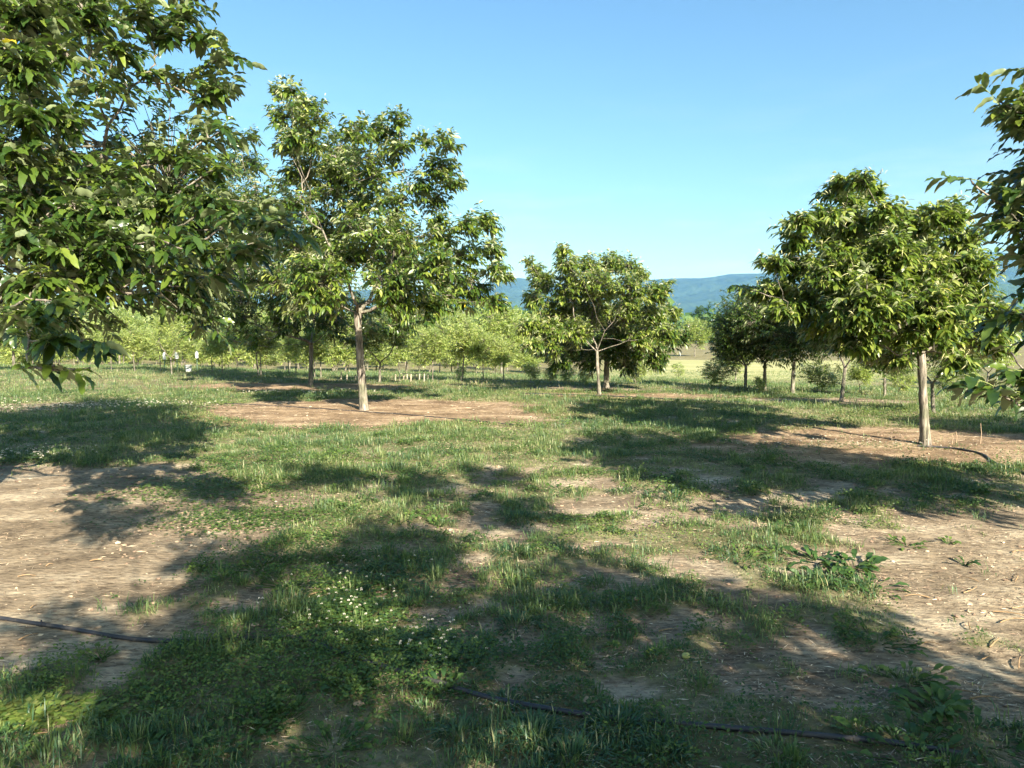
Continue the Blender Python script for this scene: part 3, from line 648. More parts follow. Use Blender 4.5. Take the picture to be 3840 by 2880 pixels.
deadleaf(2185, 2655, .075, .25, 'tan curled dead leaf on the soil between foreground grass clumps', 1)
deadleaf(940, 2365, .05, .2, 'tan dead leaf just behind the hose', 2)
deadleaf(1325, 2668, .055, 0, 'brown dead leaf in the sun patch in front of the hose', 3)
CK = [(3600, 2230, .2, .2), (3700, 2300, .25, -.3), (3740, 2345, .2, .5), (3640, 2380, .14, 1.2), (3500, 2250, .15, 2.5), (3780, 2290, .2, .1), (3670, 2480, .12, 0), (3800, 2190, .16, .6), (3560, 2590, .17, -.4), (3700, 2440, .15, .3), (3620, 2630, .15, .1), (3820, 2520, .15, 1.), (3450, 2420, .1, .2), (3790, 2080, .12, .3), (3680, 2190, .12, 2.2),
      (60, 2170, .11, .1), (170, 2130, .05, 1.4), (60, 2410, .1, .9), (110, 2290, .05, 1.3), (330, 2110, .1, .1), (190, 2560, .1, -.5), (30, 2800, .14, .6), (1150, 2250, .1, .1), (2460, 2380, .12, .1)]
for i, (px, py, L, az) in enumerate(CK):
    rng = np.random.default_rng(800 + i); c = gnd(px, py); g = Geo(); t = np.linspace(0, 1, 9)
    cv = rng.normal() * .9; a = az + cv * t; st = np.stack([np.cos(a), np.sin(a), 0 * t], -1) * L / 8
    P = c + np.cumsum(st, 0); P[:, 2] = groundz(P[:, 0], P[:, 1]) + .016 + .01 * np.sin(t * PI)
    tube(g, P, .0042 * (1 - .5 * t) * (1 + .3 * rng.normal(size=9) * .5), 5)
    left = px < 1300
    tag(g.build('dry_catkin', M['catkin'], loc=c), 'curled brown dry catkin lying on the pale soil at left' if left else 'curled tan dry catkin lying on the straw at lower right', 'catkin', 'dry catkins on the left soil' if left else 'dry catkins on the right straw')

# ------------------------------------------------------------------ big trees
def tree_thing(name, base, label, geos, mats=('bark', 'bark', 'leaf'), group=None, cat='tree'):
    e = empty(name, base); tag(e, label, cat, group)
    for part, g, m in zip(('trunk', 'branches', 'crown'), geos, mats):
        if g.n: g.build(part, M[m], e, loc=base)
        if getattr(g, 'cat', None) is not None and g.cat.n: g.cat.build('flower_catkins', M['catk_fresh'], e, loc=base)
    return e
def lob(lst, Y, jit=0, seed=0):
    """crown lobes given as (px, py, radius in px[, depth offset])"""
    out = []; rng = np.random.default_rng(seed)
    for a in lst:
        dy = a[3] if len(a) > 3 else rng.normal() * jit
        p = at(a[0], a[1], Y + dy); out.append((*p, a[2] / F * (Y + dy)))
    return out

# the tallest free-standing tree
Y = MAIN[1]
L = lob([(1035, 345, 48), (1090, 335, 42), (1150, 400, 60), (1075, 440, 75), (1190, 440, 55), (1180, 520, 90), (1100, 520, 60), (1080, 550, 50), (1340, 500, 75), (1270, 560, 90), (1440, 490, 65), (1490, 450, 45), (1500, 560, 60),
         (1600, 530, 50), (1680, 540, 55), (1640, 630, 75), (1690, 680, 50), (1560, 690, 70), (1620, 760, 65), (1640, 820, 35), (1400, 640, 110), (1240, 680, 120), (1130, 640, 70), (1120, 760, 80),
         (1480, 760, 90), (1350, 790, 110), (1200, 850, 110), (1500, 890, 80), (1640, 880, 75), (1100, 900, 90), (1750, 850, 65), (1820, 830, 60), (1830, 930, 55), (1730, 960, 95), (1850, 1010, 60),
         (1880, 1040, 35), (1620, 1000, 105), (1450, 1010, 95), (1290, 980, 110), (1150, 1020, 100), (1040, 1050, 70), (1750, 1090, 90), (1850, 1130, 50), (1620, 1120, 80), (1480, 1130, 75), (1240, 1120, 80), (1120, 1140, 70)], Y, .8, 3)
L += lob([(1250, 900, 150, 1.7), (1500, 950, 150, 1.6), (1300, 650, 130, 1.3), (1200, 1050, 130, -1.6), (1480, 1080, 120, -1.7), (1650, 1050, 100, 1.6), (1400, 880, 120, -1.3)], Y)
crot = at(1340, 1175, Y)
tree_thing('chestnut_tree', MAIN, 'tallest free-standing chestnut tree, pale trunk on a bed of tan mulch', crown_and_wood(11, MAIN, crot, L, .090, 3100, 1, .175, 11, shell=.75, tintmean=.52))
# second, darker tree behind it to the left
Y = SECOND[1]
L = lob([(890, 530, 45), (960, 510, 40), (870, 620, 70), (950, 620, 60), (860, 720, 80), (960, 730, 90), (850, 830, 90), (960, 860, 110), (1060, 800, 90), (830, 960, 100), (980, 1000, 120), (1120, 980, 120),
         (760, 1080, 90), (900, 1110, 110), (1060, 1120, 110), (1200, 1120, 100), (1350, 1150, 90), (780, 1180, 80), (920, 1200, 80), (1080, 1220, 70), (1250, 1210, 80), (1400, 1220, 75), (1500, 1200, 70), (730, 1240, 45),
         (880, 1280, 35), (960, 1270, 45), (1330, 1270, 45), (1600, 1180, 50), (1080, 680, 70)], Y, 1.0, 4)
L += lob([(950, 1000, 160, -1.5), (1150, 1100, 160, -1.5), (950, 850, 160, 1.5), (1200, 1080, 160, 1.8)], Y)
tree_thing('chestnut_tree', SECOND, 'dark wide chestnut tree close behind and left of the tallest one', crown_and_wood(12, SECOND, at(1167, 1290, Y), L, .072, 2600, 1, .19, 10, shell=.75, tintmean=.36))
# right hand tree
Y = RIGHT[1]
L = lob([(3170, 685, 45), (3240, 680, 50), (3130, 730, 45), (3200, 760, 70), (3290, 720, 40), (3060, 830, 60), (2950, 850, 40), (3000, 900, 60), (3150, 880, 100), (3300, 860, 80), (3400, 830, 60), (3500, 800, 65), (3580, 790, 50), (3450, 890, 80), (3600, 890, 80),
         (2900, 990, 55), (2990, 1000, 80), (3130, 1010, 110), (3300, 1000, 120), (3480, 1010, 110), (3640, 1010, 100), (2830, 1080, 35), (2900, 1090, 70), (3020, 1120, 90), (3180, 1150, 110), (3350, 1150, 110), (3520, 1150, 110), (3680, 1150, 100),
         (2950, 1160, 60), (3080, 1210, 80), (3240, 1260, 90), (3400, 1270, 70), (3560, 1260, 90), (3700, 1270, 80), (3110, 800, 60), (3220, 830, 75), (3340, 790, 60), (3010, 830, 45), (3430, 850, 70), (3560, 830, 60), (3180, 1290, 50), (3280, 1320, 50), (3600, 1350, 50), (3380, 1340, 45), (2790, 1075, 18)], Y, .6, 5)
L += lob([(3200, 1000, 150, 1.3), (3500, 1050, 160, 1.2), (3250, 1150, 150, -1.1), (3500, 1180, 140, -1.2), (3350, 950, 130, -.8)], Y)
tree_thing('chestnut_tree', RIGHT, 'chestnut tree on the right with straight pale trunk and one hose at its foot', crown_and_wood(13, RIGHT, at(3455, 1325, Y), L, .064, 3000, 1, .15, 12, shell=.85, tintmean=.60))
# small forked tree in the middle
Y = CENTRE[1]
L = lob([(1985, 985, 22), (2010, 1010, 30), (2110, 945, 30), (2130, 990, 45), (2210, 1000, 50), (2290, 985, 50), (2360, 1000, 45), (2040, 1050, 50), (2400, 1030, 30), (2140, 1070, 80), (2250, 1070, 80), (2370, 1080, 70), (2460, 1100, 50), (2500, 1060, 15),
         (2010, 1120, 50), (2090, 1160, 70), (2220, 1160, 80), (2350, 1170, 80), (2450, 1180, 60), (2520, 1170, 30), (1985, 1220, 45), (2060, 1240, 60), (2160, 1240, 60), (2400, 1260, 60), (2490, 1250, 50), (2010, 1290, 35), (2090, 1310, 40)], Y, .8, 6)
tree_thing('chestnut_tree', CENTRE, 'small round chestnut tree in the middle with pale forked limbs showing', crown_and_wood(14, CENTRE, at(2238, 1318, Y), L, .044, 2400, 1, .15, 10, shell=.6, tintmean=.6))
# dark tree behind it
Y = THIRD[1]
L = lob([(2050, 1290, 60), (2160, 1300, 70), (2290, 1290, 80), (2420, 1280, 80), (2520, 1270, 50), (2100, 1350, 50), (2220, 1350, 50), (2350, 1350, 60), (2460, 1340, 50), (2560, 1250, 25), (2300, 1200, 100), (2150, 1200, 90), (2440, 1200, 80), (1990, 1300, 30)], Y, 1.0, 7)
tree_thing('chestnut_tree', THIRD, 'dark low-crowned chestnut tree with a thick trunk behind the small forked one', crown_and_wood(15, THIRD, at(2276, 1340, Y), L, .085, 1900, 1, .18, 9, shell=.8, tintmean=.36))
# near left tree (trunk outside the frame)
def lobd(lst):
    out = []
    for px, py, r, Y in lst: out.append((*at(px, py, Y), r / F * Y))
    return out
L = lobd([(100, 60, 190, 4.9), (330, 60, 110, 5.2), (540, 40, 100, 5.4), (700, 60, 70, 5.6), (740, 130, 60, 5.6), (610, 150, 80, 5.6), (860, 205, 40, 5.5), (780, 240, 55, 5.6), (450, 190, 65, 5.2), (250, 200, 90, 4.8), (90, 260, 110, 4.6),
          (560, 270, 60, 5.5), (690, 300, 60, 5.6), (380, 320, 70, 5.3), (830, 340, 60, 5.5), (760, 370, 60, 5.6), (850, 480, 60, 5.3), (780, 520, 60, 5.4), 
          (120, 420, 100, 4.6), (260, 430, 75, 4.9), (60, 560, 120, 4.6), (220, 590, 110, 4.8), (380, 590, 45, 5.1), (400, 670, 80, 5.0), (540, 620, 70, 5.2), (660, 600, 75, 5.3), (770, 640, 65, 5.2), (840, 620, 45, 5.1),
          (100, 730, 130, 4.7), (280, 770, 120, 4.7), (450, 790, 110, 4.8), (620, 760, 110, 4.9), (770, 770, 90, 4.7), (900, 810, 55, 4.5), (1000, 830, 50, 4.4), (1060, 850, 30, 4.3), (60, 900, 130, 4.6), (240, 930, 120, 4.6), (420, 930, 120, 4.6),
          (600, 900, 110, 4.6), (760, 920, 90, 4.4), (880, 930, 70, 4.3), (960, 940, 45, 4.2), (540, 1030, 70, 4.8), (700, 1030, 65, 4.7), (820, 1020, 50, 4.4), (350, 1040, 70, 4.7), (150, 1050, 100, 4.5), (50, 1150, 70, 4.2), (170, 1160, 75, 4.0), (290, 1130, 40, 4.2), (490, 1100, 30, 4.8),
          (110, 1260, 50, 3.8), (230, 1270, 50, 3.7), (320, 1280, 38, 3.7), (200, 1370, 40, 3.6), (100, 1370, 30, 3.7), (340, 1380, 25, 3.7)])
b = LEFT
L += lobd([(px, py, r_ * .9, 6.1) for px, py, r_ in [(80, 640, 130), (260, 700, 120), (430, 720, 100), (560, 800, 100), (700, 840, 80), (820, 860, 60), (120, 860, 130), (330, 880, 120), (500, 960, 100), (660, 1000, 70), (200, 1030, 110), (60, 1090, 100), (400, 1040, 60)]])
L += [(b[0] + dx, b[1] + dy, z, r) for dx, dy, z, r in [(0, 0, 3.2, 1.3), (-1.4, .3, 3.0, 1.2), (0, 1.6, 3.0, 1.2), (1.3, 1.6, 3.1, 1.0), (.2, -1.0, 3.1, 1.0), (0, .3, 4.8, 1.2), (1, .3, 4.5, 1.1), (-1, 1, 4.4, 1.1), (.3, 1.2, 5.6, .9), (1.8, .6, 5.2, .8), (.5, .2, 6.3, .7), (1.2, 2.0, 2.2, .7), (0, 2.4, 2.4, .9), (-1.6, -1, 2.6, .9)]]
tree_thing('chestnut_tree', LEFT, 'near chestnut tree filling the upper left with long toothed leaves', crown_and_wood(16, LEFT, LEFT + np.array([.05, 0, 1.75]), L, .13, 4000, 0, .14, 11, shell=.95, tintmean=.37, droop=.5, wpow=1.7), mats=('bark', 'bark', 'leaf_near'))
# near right tree
L = lobd([(3750, 380, 38, 4.9), (3830, 340, 40, 5.0), (3860, 440, 60, 4.9), (3920, 430, 90, 5.0), (3650, 690, 38, 4.9), (3760, 770, 42, 4.9), (3830, 720, 60, 5.0), (3820, 830, 60, 4.9), (3890, 850, 90, 5.0), (3860, 960, 55, 4.9), (3890, 1070, 60, 4.9),
          (3830, 1180, 55, 4.8), (3900, 1250, 90, 4.8), (3790, 1320, 40, 4.7), (3870, 1420, 65, 4.6), (3730, 1455, 32, 4.5), (3820, 1520, 45, 4.5), (3930, 1480, 80, 4.7), (3980, 620, 90, 5.0), (4020, 300, 90, 5.2)])
b = REDGE
L += [(b[0] + dx, b[1] + dy, z, r) for dx, dy, z, r in [(0, 0, 2.8, 1.3), (-1.5, .4, 2.6, .9), (-1.4, -.6, 3.2, .9), (.9, -.6, 2.8, .9), (-.5, .7, 2.7, 1.0), (.1, -1.3, 2.9, 1.1), (-.2, -.4, 3.6, .9), (-1.4, .2, 3.4, .8), (-1.9, -.2, 2.9, .8), (-1.2, -.5, 2.2, .8), (-.6, .3, 2.2, .8), (-1.6, .5, 2.9, .8), (-2.0, -.7, 2.4, .6)]]
tree_thing('chestnut_tree', REDGE, 'near chestnut tree reaching in from the right edge with dark drooping leaves', crown_and_wood(17, REDGE, REDGE + np.array([-.05, 0, 1.5]), L, .11, 2100, 0, .18, 10, shell=.95, tintmean=.36, droop=.5, wpow=1.7), mats=('bark', 'bark', 'leaf_near'))

L = [(BEHIND[0] + dx, BEHIND[1] + dy, z, q) for dx, dy, z, q in [(0, 0, 2.6, .9), (-1.2, .2, 2.5, .8), (1.2, 0, 2.6, .9), (0, 1.2, 2.5, .8), (.2, -1.2, 2.7, .9), (0, 0, 3.6, .8), (-1.2, -.5, 3.6, .7), (.7, .9, 3.5, .6), (-.3, .8, 4.2, .45), (-1.9, .2, 3.2, .45), (1.4, .9, 3.1, .5), (-.2, -.2, 4.6, .45), (-1.2, -.2, 4.4, .6), (-1.8, -1.2, 4.3, .45), (1.9, -.4, 3.4, .5), (2.3, .2, 2.7, .7), (2.6, -.6, 2.2, .6), (-1.8, -.5, 2.9, .6), (-.6, -1.5, 2.7, .7), (1.2, -1.3, 2.6, .7), (.2, .3, 2.0, .8), (-2.2, 2.0, 4.6, .42), (-1.2, 2.5, 4.7, .5), (-.2, 2.2, 4.6, .5), (.6, 1.5, 4.4, .5), (-2.7, 1.1, 4.5, .4), (.5, 2.9, 4.5, .4)]]
tree_thing('chestnut_tree', BEHIND, 'chestnut tree behind the viewer that throws the shade over the foreground', crown_and_wood(18, BEHIND, BEHIND + np.array([0, 0, 1.4]), L, .10, 2500, 2, .19, 12, shell=.85, tintmean=.4))
# ------------------------------------------------------------------ orchard trees further off
def variant(seed, H, W, ch, leafL, ntips, tm, kind='round', lod=2, tr=.06):
    """tree standing at the origin: height H, crown width W, crotch height ch"""
    rng = np.random.default_rng(seed); k = 13; lo = ch * ((.75 if ch < 1.1 else 1.05) if kind != 'bush' else .3)
    L = []
    for i in range(k):
        u = rand_unit(rng, 1)[0]; zc = (H + lo) / 2
        rr = W * .5 * (.62 if kind != 'tall' else .6)
        L.append((u[0] * rr * rng.random() ** .4, u[1] * rr * rng.random() ** .4, zc + u[2] * (H - lo) * .33, W * .5 * (.30 + .22 * rng.random())))
    return crown_and_wood(seed + 1, (0, 0, 0), (W * .02 * rng.normal(), W * .02 * rng.normal(), ch), L, tr, ntips, lod, leafL, 8, shell=.7, tintmean=tm, tip_r=.9, droop=.55)
VAR = {}
def getvar(key):
    if key not in VAR:
        spec = {'dark': (21, 4.6, 5.0, 1.2, .18, 2600, .38, 'round', 2, .085), 'dark2': (22, 4.3, 4.6, 1.15, .18, 2300, .42, 'round', 2, .08), 'mid': (23, 3.6, 3.3, .75, .17, 1500, .5, 'round', 2, .06),
                'young': (24, 3.0, 2.8, .6, .16, 1150, .5, 'round', 2, .045), 'young2': (25, 3.3, 2.7, .7, .16, 1150, .45, 'tall', 2, .045), 'young3': (26, 2.7, 2.9, .5, .16, 1150, .6, 'round', 2, .045),
                'bush': (27, 1.9, 2.3, .3, .13, 520, .45, 'bush', 2, .03), 'bush2': (28, 1.6, 1.8, .25, .13, 400, .55, 'bush', 2, .03), 'sapling': (29, 1.5, 1.3, .5, .16, 90, .5, 'bush', 2, .02),
                'stemmed': (33, 3.4, 2.9, 1.25, .15, 1000, .5, 'round', 2, .04), 'forked': (36, 3.2, 3.1, 1.15, .15, 1000, .6, 'round', 2, .045), 'tall': (30, 5.6, 4.2, 1.4, .19, 900, .6, 'tall', 2, .07)}[key]
        tr, br, cr = variant(*spec); mat = 'leaf' if key in ('dark', 'dark2') else 'leaf_young'
        VAR[key] = [g.build(n, M[m]) for n, g, m in (('trunk', tr, 'bark'), ('branches', br, 'bark'), ('crown', cr, mat))]
        for o in VAR[key]: VAR[key + '_d'] = 1
    return VAR[key]
used = set(['x'])
def plant(key, px, py, h, label, group, rz=0, name=None, Y=None, sx=1.0):
    """h: target height in picture pixels"""
    c = gnd(px, py) if Y is None else None
    if Y is not None:
        x = (px - 1920) / F * Y; c = onground(x, Y)
    hm = h / F * c[1]; H0 = {'dark': 4.6, 'dark2': 4.3, 'mid': 3.6, 'young': 3.0, 'young2': 3.3, 'young3': 2.7, 'bush': 1.9, 'bush2': 1.6, 'sapling': 1.5, 'tall': 5.6, 'stemmed': 3.4, 'forked': 3.2}[key]
    s = hm / H0
    e = empty(name or ('chestnut_sapling' if key in ('sapling', 'bush', 'bush2') else 'chestnut_tree'), c, rz); e.scale = (s * sx, s * sx, s)
    tag(e, label, 'tree', group)
    parts = getvar(key)
    for p in parts:
        o = p if key not in used else p.copy()
        if key in used: COL.objects.link(o)
        o.parent = e
    used.add(key)
    return e
G1 = 'young chestnut trees of the lower orchard'; G2 = 'dark chestnut trees on the right'; G3 = 'leafy saplings on the right'
# right hand group
plant('dark', 2795, 1462, 350, 'dark chestnut tree with forked trunk, leftmost of the right hand group', G2, .4)
plant('dark2', 2867, 1466, 400, 'dark chestnut tree with thin reddish trunk just right of the forked one', G2, 1.7, sx=.95)
plant('dark', 2972, 1476, 460, 'dark chestnut tree with the pale straight trunk in the right hand group', G2, 2.9, sx=.95)
plant('dark2', 3155, 1506, 470, 'dark chestnut tree whose trunk stands on a brown bed left of the right hand trunk', G2, 4.0, sx=.85)
plant('dark', 3318, 1487, 300, 'chestnut tree seen under the crown between two nearer trunks', G2, 5.0)
plant('dark2', 3500, 1552, 420, 'chestnut tree half hidden right behind the right hand trunk', G2, .9)
plant('mid', 3700, 1450, 250, 'chestnut tree showing a grey trunk under the near right branches', G2, 2.2)
plant('mid', 2760, 1455, 200, 'small pale forked tree under the leftmost dark crown of the right group', G3, 1.2, Y=46)
plant('bush', 2385, 1442, 105, 'round leafy sapling right of the thick trunk in the middle', G3, 0, sx=1.25)
plant('sapling', 2543, 1428, 78, 'lone thin sapling on the tan field', G3, 1)
plant('bush', 2700, 1455, 110, 'wide low sapling left of the forked trunk', G3, 2, sx=1.5)
plant('bush2', 2850, 1470, 60, 'low sapling between the two slim trunks', G3, 2.6, sx=1.2)
plant('bush', 3080, 1470, 115, 'wide leafy sapling between the pale and the brown-bed trunks', G3, 3, sx=1.6)
plant('bush2', 3370, 1470, 90, 'leafy sapling left of the right hand trunk', G3, 4, sx=1.3)
plant('bush', 3530, 1460, 100, 'leafy sapling right of the right hand trunk', G3, 5, sx=1.2)
plant('mid', 3225, 1470, 130, 'small forked sapling under the right hand crown', G3, 5.5)
plant('bush2', 3650, 1460, 70, 'low sapling under the near right branches', G3, 1.5)
plant('mid', 2605, 1350, 150, 'grey-green tree with short pale trunk alone in the far green field', None, .7, Y=112, sx=1.15)
# middle and left
LOW = [('young2', 1622, 1432, 210, 'young tree with a straight pale trunk under the drooping right arm of the tallest tree'), ('mid', 1733, 1430, 240, 'young tree under the hanging branch tip, its trunk leaning left'),
       ('young', 1813, 1431, 190, 'young tree with forked pale trunk left of the small round one'), ('young3', 1889, 1431, 170, 'short-trunked bushy young tree beside the leafy hedge of saplings'),
       ('dark2', 1424, 1433, 270, 'darker young tree with a black-topped trunk just right of the tallest tree'), ('mid', 970, 1412, 230, 'double-trunked young tree left of the dark wide one'), ('young2', 979, 1410, 200, 'thin stem close beside the double-trunked young tree'),
       ('young', 1181, 1417, 200, 'thin pale young tree just right of the dark trunk'), ('young3', 1204, 1417, 190, 'forked pale young tree between the dark trunk and the tallest tree'), ('young', 1110, 1408, 180, 'young tree with a dark stem left of the dark trunk'),
       ('young3', 1084, 1402, 150, 'short young tree two stems left of the dark trunk'), ('young', 834, 1401, 180, 'young tree under the left end of the dark wide crown'), ('tall', 645, 1408, 250, 'tall ochre-leaved young tree with a bare pole-like trunk near the bucket'),
       ('young2', 602, 1393, 170, 'young tree beside the leftmost white-topped post'), ('young', 694, 1393, 150, 'young tree just left of the white bucket'), ('young3', 505, 1391, 170, 'twin-stemmed young tree left of the white-topped posts'),
       ('young', 418, 1389, 160, 'young tree behind the hanging leaves of the near left tree'), ('young', 796, 1396, 150, 'young tree right of the white bucket'), ('dark', 54, 1390, 300, 'dark chestnut tree with black trunk at the far left under the near branches'),
       ('bush', 2065, 1440, 70, 'dark bushy sapling left of the small round tree'), ('bush2', 1730, 1422, 50, 'dark ball-shaped sapling under the young tree with the leaning trunk'), ('bush', 2130, 1442, 75, 'pale bushy sapling right of the dark bushy one'),
       ('bush2', 2190, 1443, 60, 'pale low sapling just left of the small round tree trunk'), ('bush', 1990, 1436, 80, 'yellow-green bushy sapling in the middle left of the dark one')]
for i, (k, px, py, h, lab) in enumerate(LOW):
    k = {'young': 'stemmed', 'young2': 'stemmed', 'young3': 'forked', 'mid': 'forked'}.get(k, k)
    plant(k, px, py, h, lab, G1, i * 1.3)
OUT = plant('dark', 0, 0, 1, 'chestnut tree just outside the frame at right whose long shadow crosses the grass', None, 1.0, Y=8.2)
OUT.location = Vector([float(c) for c in onground(10.8, 8.4)]); OUT.scale = (.95, .95, .8)
rng = np.random.default_rng(99)
kinds = ['young', 'young2', 'young3', 'mid', 'young', 'bush', 'tall']
nfar = 0
for row, Yr in enumerate([43, 49, 55, 62, 70, 79, 88]):
    x = -.78 * Yr
    while x < (.04 if row < 2 else .075) * Yr:
        k = kinds[int(rng.integers(0, 7 if row > 2 else 5))]
        px = 1920 + x / Yr * F
        if not (row > 3 and rng.random() < .15):
            hh = {'young': 3.0, 'young2': 3.3, 'young3': 2.7, 'mid': 3.5, 'bush': 1.9, 'tall': 5.0}[k] * (.85 + .45 * rng.random())
            plant(k, px, 0, hh * F / Yr, 'pale green young orchard tree in the crowded rows beyond the crest at left', 'rows of pale young trees beyond the crest', rng.random() * 6, Y=Yr + rng.normal() * 1.5, sx=.9 + .25 * rng.random())
            nfar += 1
        x += 2.5 + rng.random() * 1.3
print('far orchard trees', nfar)

# taller broadleaf wood behind the lower orchard on the left, and the valley woods
def clumpwood(name, label, pts, seed, mat, q=90):
    rng = np.random.default_rng(seed); g = Geo()
    for (x, y, h, w) in pts:
        z0 = float(terrain(x, y)); n = q; u = rand_unit(rng, n); s = (.6 + .4 * rng.random((n, 1)))
        k = rng.integers(0, 5, n); cs = rng.normal(size=(5, 3)) * [w * .22, w * .22, h * .14]
        p = np.array([x, y, z0 + h * .55]) + cs[k] + u * s * [w * .34, w * .34, h * .33]
        d = nrm(u + .6 * rng.normal(size=(n, 3))); L = w * (.13 + .1 * rng.random(n))
        leaves(g, p, d, rand_unit(rng, n), L, .8, .3, 2, np.clip(.35 + .16 * rng.normal() + .1 * rng.normal(size=n), 0, .9))
        tube(g, np.array([[x, y, z0 - .3], [x, y, z0 + h * .5]]), w * .03, 4, .1, cap=False)
    return tag(g.build(name, M[mat], smooth=False), label, kind='stuff')
M['wood'] = leafmat('woodland_leaf', [(0, (.02, .05, .015)), (.4, (.045, .095, .02)), (.8, (.10, .16, .035)), (1, (.16, .2, .06))], (.07, .12, .04), trans=.15, rough=.6, spec=.2)
M['wood_near'] = leafmat('woodland_leaf_pale', [(0, (.05, .085, .025)), (.4, (.12, .17, .045)), (.8, (.24, .27, .08)), (1, (.3, .3, .1))], (.2, .24, .1), trans=.2, rough=.6, spec=.2)
rng = np.random.default_rng(55)
pts = []
for i in range(170):
    y = 95 + 45 * rng.random(); x = (-.80 + .92 * rng.random()) * y; pts.append((x, y, 3.5 + 3.0 * rng.random() + (2.5 if x < -.35 * y else 0), 5 + 3 * rng.random()))
clumpwood('woodland', 'mixed green wood behind the lower orchard', pts, 56, 'wood_near', 260)
pts = []
for i in range(900):
    y = 210 * (7.0 ** rng.random()); x = (-.85 + 1.7 * rng.random()) * y
    if y < 330 and .12 < x / y < .55 and rng.random() < .75: continue
    pts.append((x, y, (6 + 5 * rng.random()) * (1 + y / 1500), 8 + 6 * rng.random() + y / 120))
clumpwood('valley_woods', 'hazy belt of woods across the valley floor', pts, 57, 'wood', 90)
# one dark round tree that stands out above the valley woods
pp = onground((2640 - 1920) / F * 230, 230)
dt = empty('oak_tree', pp); tag(dt, 'dark round-headed tree rising above the valley woods near the white buildings', 'tree')
tr, br, cr = variant(71, 13, 9, 3, .8, 420, .2, 'round', 2, .35)
for n_, g_, m_ in (('trunk', tr, 'bark'), ('branches', br, 'bark'), ('crown', cr, 'wood')): g_.build(n_, M[m_], dt)

# ------------------------------------------------------------------ posts, bucket, stakes, buildings
def box(g, c, s, tint=.5):
    x, y, z = s; v = np.array([[i, j, k] for i in (-.5, .5) for j in (-.5, .5) for k in (0, 1)]) * [x, y, z] + c
    g.add(v, [[0, 1, 3, 2], [4, 6, 7, 5], [0, 4, 5, 1], [2, 3, 7, 6], [0, 2, 6, 4], [1, 5, 7, 3]], tint)
for px, py0, w, lab in [(618, 1325, .16, 'green post with a slim white tube on top, leftmost of three'), (665, 1322, .2, 'green post with a white bottle-like cap, middle of three'), (740, 1320, .18, 'green post with a white cap right of the white bucket')]:
    c = gnd(px, 1393); e = empty('marker_post', c); tag(e, lab, 'post', 'white-topped marker posts')
    hgt = (1393 - py0) / F * c[1]
    g = Geo(); tube(g, [[0, 0, -.1], [0, 0, hgt * .6], [0, 0, hgt - .15]], .018, 6); g.build('post', M['metal'], e)
    g = Geo(); hh = np.array([0, .03, .2, .24, .27]); tube(g, np.stack([0 * hh, 0 * hh, hgt - .25 + hh * 1.1], -1), np.array([.8, 1, 1, .7, .45]) * w * .36, 12); g.build('cap', M['white'], e)
c = gnd(708, 1396);  e = empty('bucket', c); tag(e, 'white bucket standing in the grass among young trees', 'bucket')
sc = c[1] * 27 / F
g = Geo(); tube(g, np.array([[0, 0, .02], [0, 0, sc * .5], [0, 0, sc * .9], [0, 0, sc * .9], [0, 0, sc]]), np.array([.33, .36, .385, .42, .42]) * sc, 24); g.build('body', M['white'], e)
g = Geo(); a = np.linspace(0, PI, 14); tube(g, np.stack([np.cos(a) * .41 * sc, -.05 - np.sin(a) * .3 * sc, sc * (.9 - .35 * np.sin(a))], -1), .012, 5); g.build('handle', M['metal'], e)
for i, px in enumerate([1279, 1300, 1333, 1358, 1482, 1498, 1513, 1526, 1540, 1556, 1572, 1590, 1604, 1712, 1728]):
    y0 = 1418 + (i % 3) * 4; c = gnd(px, y0 + 6); g = Geo(); h = (30 - (i * 7 % 11)) / F * c[1]
    tube(g, np.array([[0, 0, -.1], [.01, 0, h * .5], [.015, 0, h]]) + c, [.028, .026, .024], 6)
    tag(g.build('stake', M['post'], loc=c), 'short pale wooden stake in the grass beyond the tallest tree', 'stake', 'pale wooden stakes beyond the tallest tree')
c = gnd(1500, 1424); c2 = gnd(1600, 1424); g = Geo()
tube(g, np.array([c + [0, 0, .22], (c + c2) / 2 + [0, 0, .2], c2 + [0, 0, .22]]), .012, 5)
tag(g.build('fence_rail', M['post'], loc=c), 'thin rail running between the pale stakes', 'rail')
for px, H in [(3570, 30), (3585, 36), (3676, 60)]:
    c = gnd(px, 1664); g = Geo(); h = H / F * c[1] * 1.3
    tube(g, np.array([[0, 0, -.02], [.01, 0, h * .5], [-.01, 0, h]]) + c, [.006, .005, .003], 5)
    tag(g.build('dry_stalk', M['straw'], loc=c), 'thin dry upright stalk on the mulch right of the right hand trunk', 'stalk', 'dry stalks beside the right hand trunk')
for px, py, w, h, lab in [(2565, 1222, 40, 10, 'long white building at the foot of the mountain, left of the dark round tree'), (2665, 1212, 18, 9, 'small white building right of the dark round tree'), (1955, 1188, 36, 6, 'distant low white building seen left of the small round tree')]:
    Yb = 1500.; p = at(px, py, Yb); W = w / F * Yb; Hh = h / F * Yb; e = empty('building', p); tag(e, lab, 'building', 'white buildings in the valley')
    g = Geo(); box(g, (0, 0, -6), (W, W * .5, Hh + 6)); g.build('wall', M['wall'], e, smooth=False)
    g = Geo(); d = W * .25 + .5; a = W / 2 + .5
    g.add([[-a, -d, Hh - .01], [a, -d, Hh - .01], [a, d, Hh - .01], [-a, d, Hh - .01], [-a, 0, Hh * 1.3], [a, 0, Hh * 1.3]], [[0, 1, 5, 4], [3, 4, 5, 2]]); g.add([[-a, -d, Hh - .01], [-a, d, Hh - .01], [-a, 0, Hh * 1.3], [a, -d, Hh - .01], [a, d, Hh - .01], [a, 0, Hh * 1.3]], [[0, 2, 1], [3, 4, 5]])
    g.build('roof', M['roof'], e, smooth=False)

